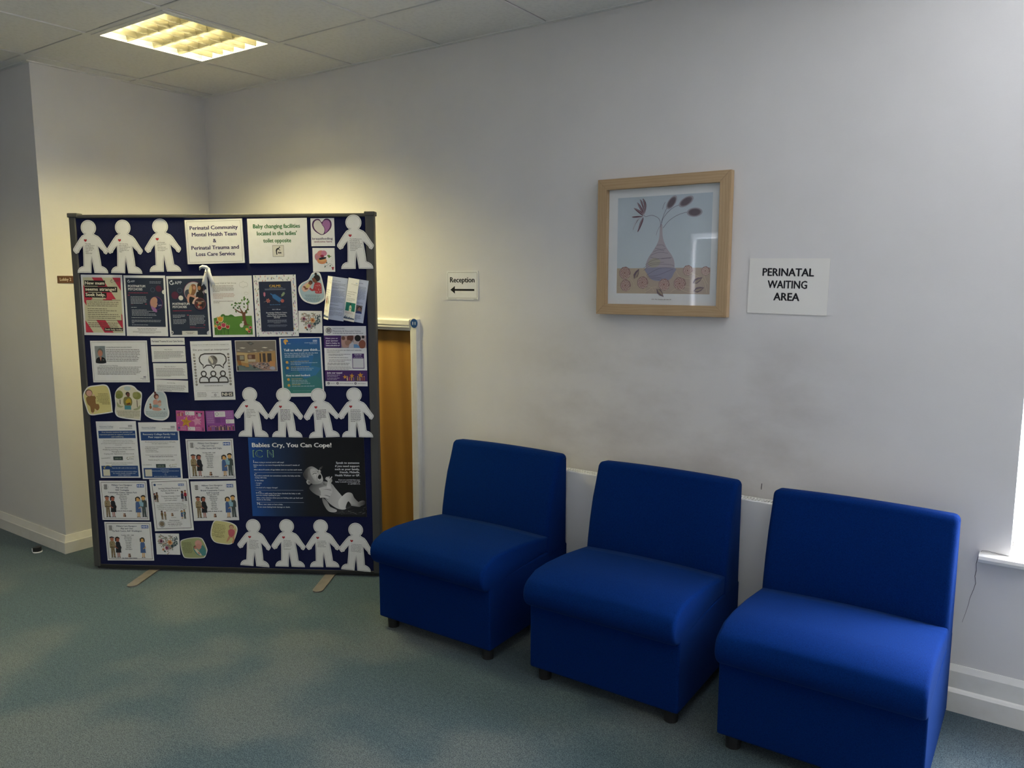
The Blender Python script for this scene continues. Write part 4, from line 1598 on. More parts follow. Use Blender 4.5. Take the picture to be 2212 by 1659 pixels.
# folded leaflets with their covers standing open
def leaflet(label, s, t, w, h, rot, flap_deg, fw, seed, cover):
    bm = bmesh.new()
    add_box(bm, (-w / 2, -.0008, -h / 2), (w / 2, 0, h / 2))
    o = from_bm('leaflet', bm, mat('leaflet_paper', (.62, .66, .76), .5, coat=.2))
    on_board(o, s, t, rot, .0085 if cover else .0012)
    tag(o, label, 'leaflet', 'folded leaflets with open covers')
    S = Sheet(o, w, h, .0008)
    S.part('inside_print')
    if cover:
        S.bars(.52, .76, .09, .013, '#2c3a66', seed)
        S.para(.50, .93, .17, .0185, 17, .011, '#5a6478', seed, .5)
        S.para(.44, .90, .54, .02, 2, .010, '#5a6478', seed + 3, .9)
        S.rect(.55, .60, .86, .79, '#7a7068').circ(.72, .67, .105, '#3a2c2a', 16).circ(.72, .685, .075, '#b07c68', 16, .09).poly([(.55, .79), (.60, .745), (.72, .735), (.84, .75), (.86, .79)], '#3a4a7c').rect(.66, .672, .78, .682, '#8a3a48')
        S.para(.42, .86, .84, .019, 6, .010, '#5a6478', seed + 5, .6)
    else:
        S.text('here for you', .20, .10, .016, '#38405c', 'l', .45, .015)
        S.para(.17, .93, .15, .0185, 4, .010, '#5a6478', seed, .6)
        S.para(.17, .93, .24, .0185, 3, .010, '#5a6478', seed + 1, .5)
        S.para(.17, .93, .315, .0185, 8, .010, '#5a6478', seed + 2, .7)
        S.para(.17, .93, .48, .0185, 7, .010, '#5a6478', seed + 3, .6)
        S.bars(.17, .70, .655, .013, '#4a526a', seed)
        S.para(.17, .93, .72, .0185, 4, .010, '#5a6478', seed + 4, .5)
        S.para(.17, .93, .81, .0185, 6, .010, '#5a6478', seed + 5, .4)
    S.done()
    # cover, hinged on the left edge and swung towards the room
    fl = empty('cover_hinge')
    bpy.data.objects.remove(fl)
    bm = bmesh.new()
    add_box(bm, (0, -.0007, -h / 2), (fw, 0, h / 2))
    c = from_bm('cover', bm, PAPER, o)
    c.location = (-w / 2, -.0012, 0)
    c.rotation_euler = (0, 0, R(-flap_deg))
    S = Sheet(c, fw, h, .0007)
    S.P = lambda x, y: (x * fw, (.5 - y) * h)
    S.part('cover_print')
    S.rect(.72, .085, .90, .115, '#c8ccd4').bars(.30, .93, .135, .010, '#8a8478', seed).bars(.55, .93, .155, .008, '#8a8478', seed + 1)
    S.part('cover_title').text('Perinatal Trauma', .08, .325, .022, '#55504a', 'l', .82, .0)
    S.text('and Loss Care', .08, .375, .022, '#55504a', 'l', .66, .0)
    S.text('Service', .08, .425, .022, '#55504a', 'l', .36, .0)
    S.part('cover_picture').para(.08, .86, .475, .027, 3, .011, '#7a746c', seed + 2, .65)
    if cover:
        S.rect(.06, .565, .94, .765, '#1f7566')
        S.poly([(.40, .765), (.40, .66), (.45, .63), (.56, .63), (.62, .66), (.62, .765)], '#d8d2b4').circ(.50, .605, .055, '#3a2e2a', 14).circ(.51, .70, .04, '#5a4a42', 10)
    else:
        S.leaf(.25, .66, .75, .12, 80, '#7c3a30').leaf(.65, .66, .60, .12, 98, '#3c3a24').leaf(.45, .72, .55, .16, 90, '#d8c884')
    S.bars(.08, .75, .795, .010, '#a84a4e', seed + 6).bars(.08, .85, .82, .010, '#a84a4e', seed + 7)
    rnd = random.Random(seed)
    x = .02
    while x < .96:
        hh = rnd.uniform(.02, .055) * (1.1 - .6 * x)
        S.rect(x, .94 - hh, x + .07, .945, '#2b4668')
        S.depth -= .00005
        x += .08
    S.lift()
    S.rect(0, .945, 1, .952, '#2a2c34')
    S.done()


leaflet('open leaflet with cover standing up, left of the pair', 1.308, 1.421, .100, .211, -8.0, 52, .062, 3, False)
leaflet('open leaflet with green picture on its cover, right of the pair', 1.4105, 1.412, .100, .209, -9.0, 18, .062, 8, True)

# white satin ribbon pinned over two posters
SATIN = mat('white_satin', (.80, .79, .78), .35, sheen=.3)
rib = tag(empty('ribbon', (0, 0, 0)), 'folded white satin ribbon pinned between the two posters', 'ribbon')
rib.matrix_world = BM @ Matrix.Translation((.664, -.006, 1.555))


def ribbon_strip(name, path, widths, notch):
    """strip along path of (x, y, z) with a swallow-tail end"""
    bm = bmesh.new()
    L, Rr = [], []
    for i, (p, w) in enumerate(zip(path, widths)):
        a, b = Vector(path[max(0, i - 1)]), Vector(path[min(len(path) - 1, i + 1)])
        d = (b - a).normalized()
        sd = d.cross(Vector((0, -1, 0))).normalized() * w / 2
        L.append(bm.verts.new(Vector(p) + sd))
        Rr.append(bm.verts.new(Vector(p) - sd))
    for i in range(len(path) - 1):
        if notch and i == len(path) - 2:
            mid = bm.verts.new((L[i].co + Rr[i].co) / 2 * .55 + (L[i + 1].co + Rr[i + 1].co) / 2 * .45)
            bm.faces.new((L[i], mid, L[i + 1]))
            bm.faces.new((Rr[i], Rr[i + 1], mid))
            bm.faces.new((L[i], Rr[i], mid))
        else:
            bm.faces.new((L[i], Rr[i], Rr[i + 1], L[i + 1]))
    o = from_bm(name, bm, SATIN, rib, True)
    md = o.modifiers.new('thickness', 'SOLIDIFY')
    md.thickness = .0006


ribbon_strip('loop', [(-.036, -.001, .004), (-.028, -.012, .016), (-.012, -.020, .022), (.004, -.016, .019), (.012, -.008, .010), (.013, -.005, -.004)], [.004, .012, .016, .018, .020, .020], False)
ribbon_strip('tail', [(.006, -.006, .012), (.002, -.008, -.01), (-.006, -.006, -.030), (-.013, -.004, -.050), (-.018, -.003, -.076)], [.018, .020, .021, .022, .024], True)
ribbon_strip('tail', [(.006, -.009, .014), (.015, -.013, -.004), (.021, -.012, -.028), (.027, -.009, -.052), (.033, -.006, -.078)], [.018, .020, .021, .022, .024], True)
bm = bmesh.new()
bmesh.ops.create_icosphere(bm, subdivisions=2, radius=.0035, matrix=Matrix.Translation((.004, -.021, -.006)))
from_bm('pin', bm, HINGE, rib, True)

# ------------------------------------------------------------------ third row
S = notice('midwife_card', 'cream sheet introducing a midwife with her photo', 'notice', .185, 1.102, .298, .212, .6)
S.part('border').frame(.022, .0010, '#5a564c')
S.part('photo')
S.rect(.072, .125, .255, .535, '#8a908f').rect(.16, .125, .255, .40, '#7c878a')
S.circ(.165, .265, .050, '#6b6a66', 18, .062).circ(.163, .30, .042, '#b87c66', 18, .055)
S.poly([(.085, .535), (.088, .44), (.12, .40), (.165, .385), (.215, .40), (.245, .44), (.25, .535)], '#1c1d20', 3).poly([(.145, .39), (.185, .39), (.165, .49)], '#b87c66')
S.rect(.20, .455, .225, .462, '#c8c8c4')
S.part('lettering')
S.text('Perinatal Mental Health Specialist Midwife', .265, .163, .021, '#4a463e', 'l', .46, .006).rect(.265, .171, .725, .1735, '#4a463e')
S.para(.27, .87, .225, .0385, 8, .021, '#5a564c', 51, .9)
S.text('- Individualised Care Planning', .115, .605, .021, '#4a463e', 'l', .34, .012)
S.para(.092, .89, .64, .034, 6, .020, '#5a564c', 52, .85)
S.rect(.895, .855, .94, .885, '#8a8a94').bars(.84, .94, .91, .016, '#8a8a90', 2).bars(.87, .94, .93, .012, '#8a8a90', 3)
S.done()

for nm, lab, s_, t_, w_, h_, ro, head, n_ in (('service_title_strip', 'narrow paper strip with the trauma and loss care service title', .441, 1.206, .176, .035, .6, 'Perinatal Trauma & Loss Care Service', 0),
                                     ('who_we_are_slip', 'paper slip explaining who the service team are', .442, 1.142, .176, .080, .7, 'Who We Are', 7),
                                     ('who_for_slip', 'paper slip explaining who the service is for', .446, 1.055, .1755, .081, .5, 'Who Are We For?', 8),
                                     ('how_we_help_slip', 'paper slip explaining how the service helps', .448, .980, .176, .060, -1.3, 'How We Help', 6)):
    S = notice(nm, lab, 'notice', s_, t_, w_, h_, ro, 0.0042 if 'how' in nm else .0012, .0005, PAPER)
    S.part('lettering')
    if n_ == 0:
        S.text(head, .5, .60, .25, '#2a2644', 'c', .93, .02)
    else:
        hh = .045 / h_ * .08
        S.text(head, .5, .25 if h_ > .07 else .28, .052 * .08 / h_, '#4a4640', 'c', .24 if n_ < 8 else .34, .006)
        S.para(.07, .95, .36 * .08 / h_, .068 * .08 / h_, n_, .038 * .08 / h_, '#5c564e', 60 + n_, .5)
    S.done()

S = notice('interpreter_poster', 'cream poster offering an interpreter with speech bubble over three heads', 'poster', .667, 1.060, .213, .299, 1.5)
S.part('lettering')
S.text('Language Service brought to you by D.A. Languages Ltd.', .485, .068, .0135, '#4a463e', 'c', .90, .01)
S.rect(.03, .090, .96, .0915, '#8a8478')
S.text('Do you need an interpreter?', .5, .160, .028, '#4c4842', 'c', .88, .014)
S.bars(.27, .72, .762, .011, '#4a463e', 2)
S.rect(.03, .842, .96, .8435, '#8a8478')
S.para(.08, .32, .878, .021, 4, .011, '#5a564e', 65, .9)
S.bars(.43, .60, .878, .010, '#5a564e', 3)
S.bars(.41, .63, .950, .009, '#5a564e', 5)
S.part('logo').nhs(.665, .865, .955, .945, '#3a3a3c', '#e8e2d0')
S.ring(.515, .915, .022, .0022, '#4a463e')
DG = '#45413d'
S.part('speech_bubble')
S.line([(.33, .215), (.72, .215), (.80, .235), (.845, .285), (.84, .345), (.79, .392), (.772, .40), (.768, .458), (.68, .408), (.575, .408), (.525, .462), (.468, .408), (.36, .408), (.275, .458), (.275, .40), (.245, .388), (.20, .345), (.195, .285), (.24, .235)], .0062, DG, True)
S.circ(.52, .325, .113, '#86817a', 30).poly([(.42, .275), (.46, .26), (.51, .30), (.53, .35), (.50, .385), (.47, .35), (.44, .32)], '#d6cfbc', 3).poly([(.53, .255), (.60, .28), (.62, .33), (.57, .30)], '#5c5852', 3)
S.part('people_icons')
for cx_ in (.275, .508, .742):
    S.ring(cx_, .552, .060, .0060, DG)
    S.line([(cx_ - .115, .700), (cx_ - .112, .655), (cx_ - .09, .622), (cx_ - .04, .602), (cx_ + .04, .602), (cx_ + .09, .622), (cx_ + .112, .655), (cx_ + .115, .700)], .0060, DG)
S.line([(.157, .70), (.86, .70)], .0066, DG)
S.part('flag_icons')
rnd = random.Random(4)
for q in range(11):
    for xx, dx in ((.075, .030), (.905, -.02)):
        yy = .228 + q * .0505
        S.circ(xx + (.012 * q / 10 if dx > 0 else .012 * q / 10), yy, .026, '#4d4944', 14)
        kk = rnd.randint(0, 3)
        xo = xx + .012 * q / 10
        if kk == 0:
            S.rect(xo - .009, yy - .02, xo + .009, yy + .02, '#d8d2c0')
        elif kk == 1:
            S.rect(xo - .027, yy - .006, xo + .027, yy + .006, '#d8d2c0')
        elif kk == 2:
            S.circ(xo, yy, .012, '#d8d2c0', 10)
        else:
            S.rect(xo - .027, yy - .021, xo + .027, yy - .003, '#d8d2c0')
S.done()

S = notice('room_photo', 'colour photo print of a cluttered room with strip lights', 'photo', .894, 1.136, .210, .155, .9)
S.part('picture')
S.rect(.012, .015, .988, .985, '#7c746c')
S.poly([(.03, .36), (.28, .40), (.52, .385), (.97, .335), (.97, .80), (.03, .80)], '#a98c64')
S.poly([(.03, .40), (.30, .41), (.30, .78), (.03, .85)], '#c2a878')
S.poly([(.03, .82), (.26, .74), (.44, .83), (.62, .97), (.03, .97)], '#6f7c76').poly([(.28, .74), (.50, .70), (.97, .72), (.97, .97), (.70, .97), (.50, .88)], '#a88a7c')
S.poly([(.28, .06), (.37, .04), (.47, .10), (.39, .16)], '#57544e').poly([(.34, .10), (.38, .07), (.43, .10), (.39, .13)], '#6f7470')
for a, b, c, d in ((.10, .225, .26, .26), (.64, .22, .80, .255), (.02, .30, .13, .32), (.42, .30, .53, .325), (.29, .345, .37, .36), (.80, .305, .93, .325), (.60, .345, .69, .362), (.47, .373, .53, .385)):
    S.poly([(a, (b + d) / 2), ((a + c) / 2 - .01, b), (c, (b + d) / 2), ((a + c) / 2 + .02, d)], '#e2dcc8')
S.rect(.02, .47, .215, .66, '#6a5340').rect(.10, .49, .20, .62, '#9a9682').rect(.29, .46, .475, .60, '#6b4a3a').rect(.31, .48, .39, .58, '#a08474').rect(.30, .61, .48, .69, '#b8ad98')
for a, b in ((.54, .585), (.62, .66), (.73, .775), (.875, .975)):
    S.rect(a, .41, b, .72, '#b08a58')
for a, b in ((.585, .62), (.66, .73), (.775, .875)):
    S.rect(a, .42, b, .70, '#4c433e')
for a, b, c, d, cc in ((.03, .64, .12, .80, '#9a6838'), (.12, .70, .22, .82, '#b48a56'), (.20, .72, .30, .86, '#b08858')):
    S.poly([(a, b), (c, b + .02), (c + .02, d), (a + .03, d)], cc)
rnd = random.Random(8)
d0 = S.depth
for q in range(46):
    a, b = rnd.uniform(.40, .80), rnd.uniform(.70, .90)
    S.depth = d0 + .00003 * (q % 10)
    S.circ(a, b, rnd.uniform(.012, .035), rnd.choice(['#2c2c34', '#b8b0a8', '#5a4a48', '#4a5260', '#8a6a60', '#c8c0b8', '#3c4430']), 7, rnd.uniform(.006, .016))
S.poly([(.80, .72), (.85, .66), (.90, .70), (.93, .66), (.96, .72), (.95, .86), (.84, .84)], '#c08a5a').poly([(.82, .88), (.90, .84), (.95, .90), (.92, .96), (.84, .94)], '#a8aab8', 3)
S.rect(.03, .84, .055, .96, '#2a2624')
S.done()

S = notice('feedback_poster', 'blue to teal poster asking readers to tell what they think', 'poster', 1.125, 1.081, .213, .297, 1.4, .0010)
S.part('background').rect(.035, .016, .965, .94, '#2c5c9c', '#3f7f72', 'y')
for pts, c in (([(.25, .42), (.55, .32), (.80, .30), (.72, .50), (.45, .60)], '#3470a6'), ([(.45, .60), (.75, .48), (.96, .52), (.80, .66), (.55, .70)], '#3a78a4'), ([(.06, .40), (.28, .36), (.40, .55), (.10, .62)], '#2f6488'), ([(.55, .70), (.80, .64), (.96, .72), (.90, .90), (.60, .86)], '#3f7c7c')):
    S.poly(pts, c)
S.part('logo')
S.circ(.155, .065, .055, '#d4a24e', 18).circ(.145, .10, .022, '#d4a24e', 12).circ(.185, .085, .022, '#3462a0', 12).bars(.20, .27, .105, .010, '#d8dce0', 2)
S.nhs(.80, .048, .90, .075, '#d0dae6', '#2c5c9c')
S.bars(.60, .90, .097, .012, '#ccd6e2', 3).bars(.72, .90, .113, .009, '#b8c6d6', 4)
for yy in (.415, .510, .705, .805):
    S.circ(.155 + (yy - .41) * .03, yy, .033, '#d4a24e', 14).circ(.19 + (yy - .41) * .03, yy + .018, .014, '#5c8cb8', 10)
S.part('heading', True).text('Tell us what you think...', .095, .228, .038, '#e6eaee', 'l', .86, .032)
S.part('lettering')
for q, (L, tx) in enumerate(((.80, 0), (.68, 0), (.58, 0))):
    S.bars(.105, .105 + L, .272 + q * .030, .020, '#c2d0de', 30 + q)
for y0, ls in ((.405, (.44, .64, .24)), (.50, (.44, .54, .50)), (.70, (.26, .38, .40, .44)), (.80, (.22, .54))):
    for q, L in enumerate(ls):
        S.bars(.24, .24 + L, y0 + q * .0265, .014, '#d0b878' if q == 0 else '#b8cad4', 40 + int(y0 * 100) + q)
S.part('heading', True).text('How to send feedback', .115, .652, .029, '#e6eaee', 'l', .58, .032)
S.part('small_print').bars(.26, .70, .905, .008, '#8ab0ac', 9)
S.done()

S = notice('maternity_voices_poster', 'white and purple poster of the maternity voices group with baby photos', 'poster', 1.349, 1.137, .213, .299, .2, .0010)
PV = '#4a2a66'
S.part('panel', True).rect(0, .155, .405, .362, PV)
S.part('panel', True).rect(0, .735, 1, .918, PV)
S.part('panel', True).rect(.655, .455, .935, .705, PV).rect(.668, .535, .922, .695, '#d8d6d4')
S.part('photo')
S.rect(.405, .155, .70, .362, '#9c8f8c').rect(.70, .155, 1, .362, '#c6b4ac')
S.poly([(.41, .20), (.50, .17), (.58, .19), (.56, .26), (.62, .30), (.55, .35), (.43, .34)], '#c49a88', 3).circ(.46, .20, .045, '#7a5546', 12)
S.poly([(.55, .17), (.66, .155), (.70, .17), (.69, .22), (.63, .26), (.56, .25)], '#6e4438', 3).poly([(.50, .25), (.60, .23), (.64, .27), (.58, .32), (.51, .31)], '#a8806a', 3)
S.poly([(.58, .36), (.60, .30), (.68, .26), (.70, .28), (.70, .36)], '#c8c6c8').circ(.80, .20, .075, '#1c1a1c', 18).circ(.925, .18, .035, '#2a2422', 12)
S.poly([(.82, .29), (.86, .24), (.93, .23), (.98, .28), (.95, .36), (.84, .36)], '#8c5440', 3).poly([(.70, .36), (.70, .30), (.78, .30), (.84, .34), (.84, .36)], '#6c98c4')
S.part('logo')
S.ring(.12, .073, .065, .0022, '#3a3440')
for q in (-.03, 0, .03):
    S.rect(.12 + q - .009, .05, .12 + q + .009, .10, '#3a3440')
    S.circ(.12 + q, .047, .011, '#3a3440', 10)
S.part('lettering')
S.text('LINCOLNSHIRE', .215, .052, .020, '#8a8690', 'l', .28, .0)
S.text('Maternity & Neonatal Voices', .215, .095, .026, '#6c6874', 'l', .66, .0)
S.bars(.215, .93, .125, .014, '#5c5864', 3)
for q, tx, ww in ((0, 'Have you or', .285), (1, 'your partner', .29), (2, 'had a baby in', .325), (3, 'Lincolnshire?', .325)):
    S.text(tx, .045, .213 + q * .0395, .022, '#e4e0ea', 'l', ww, .03)
S.text('We are the group you can share your maternity', .06, .405, .016, '#3c3842', 'l', .82, .012)
S.text('experiences with', .06, .435, .016, '#3c3842', 'l', .30, .012)
for y0, L in ((.472, .52), (.492, .34), (.528, .46), (.565, .54), (.588, .38)):
    S.bars(.10, .10 + L, y0, .012, '#5c5864', int(y0 * 1000))
S.para(.065, .62, .622, .024, 2, .014, '#46424c', 71, .9)
S.para(.065, .66, .683, .021, 3, .012, '#5c5864', 72, .85)
S.text('SCAN ME', .795, .480, .017, '#e4e0ea', 'c', .17, .03)
S.bars(.72, .87, .50, .012, '#c8c0d2', 5)
S.bars(.69, .90, .525, .012, '#c8c0d2', 6)
S.text('Join our team!', .045, .790, .028, '#e8e4ec', 'l', .36, .032)
S.para(.045, .38, .818, .022, 2, .013, '#c8c0d2', 73, .75)
S.para(.045, .38, .870, .022, 2, .013, '#c8c0d2', 74, .7)
for a in (.075, .29, .715):
    S.circ(a, .952, .028, '#4a4454', 16).circ(a, .952, .013, '#d8d6d4', 10)
S.bars(.125, .225, .957, .011, '#5c5864', 7).bars(.335, .66, .957, .011, '#5c5864', 8).bars(.765, .96, .957, .011, '#5c5864', 9)
S.part('star_picture')
crowd(S, .50, .95, .905, .085, 9, 5)
S.star(.47, .845, .055, '#d6983c', 8).star(.635, .825, .06, '#d6983c', -6).star(.84, .815, .072, '#d6983c', 6)
S.done()

# ------------------------------------------------------------------ small cutouts and cards below
S = cutout('sleeping_baby_cutout', 'yellow cutout of a sleeping baby in brown romper', 'picture', [(-.0173, .9245), (-.0005, .9605), (.0202, .9755), (.0597, .9817), (.0989, .9856), (.1197, .9743), (.1299, .9345), (.1338, .8522), (.1298, .8416), (.0616, .8302), (.0243, .8255), (.0053, .8337), (-.0054, .8654)], .0105)
S.part('picture')
inset(S, .93, '#d8cb86')
S.poly([(.12, .42), (.22, .38), (.36, .38), (.42, .48), (.43, .62), (.52, .64), (.54, .76), (.46, .84), (.38, .78), (.36, .86), (.30, .92), (.24, .88), (.22, .72), (.14, .64), (.10, .50)], '#8f6a3e', 4)
S.poly([(.34, .40), (.38, .36), (.44, .42), (.42, .48), (.36, .46)], '#8f6a3e', 3)
S.circ(.21, .28, .125, '#6b5240', 20, .12).circ(.22, .29, .10, '#d2a08c', 20, .10)
S.circ(.37, .35, .03, '#d8b09c', 10).circ(.29, .93, .03, '#d8b09c', 10, .022).circ(.42, .86, .03, '#d8b09c', 10, .022)
S.part('lettering')
for q, (a, b) in enumerate(((.52, .86), (.52, .87), (.46, .88), (.49, .89), (.51, .89), (.47, .90), (.56, .91), (.64, .91))):
    S.bars(a, b, .31 + q * .046, .022, '#5a5028', 110 + q)
S.bars(.78, .93, .86, .014, '#8a7c48', 3)
S.done()

S = cutout('father_cutout', 'white cutout of a parent with baby sling between two trees', 'picture', [(.1457, .9283), (.1598, .96), (.1891, .9792), (.2303, .9827), (.2534, .9735), (.2674, .9579), (.286, .9466), (.2891, .9277), (.2807, .8645), (.2735, .8053), (.2657, .8009), (.2076, .8065), (.1563, .8165), (.1405, .8396), (.1455, .8798)])
S.part('picture')
inset(S, .93, '#d9d2b8')
S.circ(.50, .10, .12, '#b8c6c4', 16, .08)
S.circ(.20, .27, .135, '#8a8c4a', 18, .14).circ(.17, .32, .11, '#7a8040', 16, .09).circ(.82, .30, .15, '#8a8c4a', 18, .13).circ(.76, .27, .09, '#98985a', 14, .09)
S.rect(.20, .41, .225, .54, '#5a4a3c').rect(.80, .42, .825, .62, '#5a4a3c')
S.poly([(.10, .48), (.20, .58), (.32, .60), (.22, .64), (.10, .60)], '#a8a880', 3).poly([(.66, .68), (.80, .64), (.92, .56), (.90, .66), (.74, .71)], '#a8a880', 3)
S.poly([(.36, .36), (.46, .33), (.56, .33), (.64, .42), (.63, .54), (.56, .60), (.40, .60), (.33, .50)], '#807c48', 4).poly([(.40, .48), (.50, .38), (.58, .40), (.60, .50), (.52, .55)], '#c0a02c', 3)
S.rect(.36, .58, .59, .69, '#4f8c98').poly([(.44, .52), (.56, .49), (.58, .54), (.46, .56)], '#6a402c')
S.circ(.50, .25, .075, '#2c2424', 16, .07).circ(.515, .28, .058, '#70483a', 16, .07)
S.part('lettering')
for q, (a, b) in enumerate(((.08, .90), (.10, .89), (.10, .89), (.11, .89), (.35, .66))):
    S.bars(a, b, .745 + q * .042, .020, '#5a5c3c', 120 + q)
S.done()

S = cutout('feeding_cutout', 'pale blue cutout of a seated mother feeding her baby', 'picture', [(.3572, .9504), (.3801, .9569), (.4022, .9509), (.4179, .927), (.4233, .8746), (.428, .8452), (.4221, .8198), (.4019, .8048), (.3801, .8013), (.3374, .8071), (.304, .8247), (.2955, .8436), (.3006, .8732), (.3182, .9112), (.3413, .9367)])
S.part('picture')
inset(S, .91, '#c9d3d0')
S.poly([(.40, .33), (.52, .30), (.58, .38), (.60, .50), (.56, .56), (.66, .60), (.70, .64), (.58, .68), (.36, .66), (.34, .60), (.40, .52), (.38, .42)], '#cf9c88', 4)
S.circ(.52, .20, .10, '#6b3a30', 18, .11).circ(.48, .08, .045, '#6b3a30', 12).circ(.545, .225, .06, '#cf9c88', 14, .07)
S.circ(.64, .38, .07, '#c08a70', 14, .06, 40).poly([(.54, .44), (.66, .40), (.70, .48), (.62, .54), (.54, .52)], '#d0b09c', 3).circ(.48, .52, .12, '#7fa0a4', 14, .06)
S.circ(.27, .56, .05, '#8e6240', 12, .07).circ(.265, .47, .038, '#8e6240', 12).circ(.81, .62, .03, '#7a7a78', 12)
S.part('lettering')
for q, (a, b) in enumerate(((.07, .92), (.06, .93), (.08, .92), (.17, .85))):
    S.bars(a, b, .725 + q * .048, .022, '#4a5654', 130 + q)
S.done()

S = notice('pink_card', 'small pink card with a yellow star', 'card', .538, .802, .148, .105, -.6, .0044)
S.part('background').rect(0, 0, 1, 1, '#c05c92')
S.rect(.33, .03, .655, .225, '#e0dcd8').rect(.40, .79, .66, .97, '#e0dcd8')
S.ring(.41, .125, .045, .0018, '#7a7480').ring(.45, .88, .040, .0014, '#9a948e')
S.rect(.78, .12, .88, .28, '#b8b4bc').circ(.74, .12, .03, '#3a3440', 10).circ(.90, .13, .03, '#4a3a48', 10)
S.part('star_picture')
S.star(.73, .50, .20, '#d88fae', 12).star(.35, .56, .215, '#d6a03c', -6)
crowd(S, .04, .30, .27, .22, 5, 2)
crowd(S, .90, .97, .97, .20, 1, 3)
S.circ(.09, .85, .035, '#44508c', 12)
S.part('lettering')
for q, L in enumerate((.14, .20, .16, .06, .14)):
    S.bars(.345 - L / 2, .345 + L / 2, .485 + q * .052, .026, '#6a4a20', 140 + q)
for q in range(5):
    S.bars(.64, .84, .44 + q * .055, .026, '#e0b4c8', 150 + q)
k_ = [(.05 + .9 * q / 16, .66 - .40 * math.sin(math.pi * q / 16)) for q in range(17)]
for q in range(16):
    if q % 2 == 0:
        S.line([k_[q], ((k_[q][0] + k_[q + 1][0] * 2) / 3, (k_[q][1] + k_[q + 1][1] * 2) / 3)], .0026, '#e8cada')
for q in range(3):
    S.bars(.14, .34, .80 + q * .07, .030, '#e8cada', 160 + q)
    S.bars(.69, .86, .82 + q * .06, .030, '#e8cada', 165 + q)
S.done()

S = notice('purple_card', 'small purple card with a row of little people along its bottom', 'card', .692, .804, .147, .105, 2.0, .0012)
S.part('background').rect(0, 0, 1, 1, '#96529a')
S.rect(.32, .04, .70, .31, '#e0dcd8').rect(.70, .44, 1.0, .64, '#e0dcd8')
S.ring(.405, .165, .052, .0020, '#7a7480').ring(.775, .54, .040, .0014, '#9a948e')
S.bars(.49, .66, .13, .030, '#b0aab0', 1).bars(.49, .64, .22, .030, '#b0aab0', 2)
S.rect(.33, .35, .52, .60, '#7d4488')
S.part('people_picture')
crowd(S, .05, .98, .965, .28, 15, 9)
S.part('lettering')
for q in range(12):
    S.bars(.04, .29, .08 + q * .048, .024, '#d4aed6', 170 + q)
for q in range(7):
    S.bars(.72, .96, .08 + q * .05, .024, '#d4aed6', 190 + q)
for q in range(5):
    S.bars(.54, .68, .40 + q * .045, .024, '#5c2c64', 200 + q)
S.done()


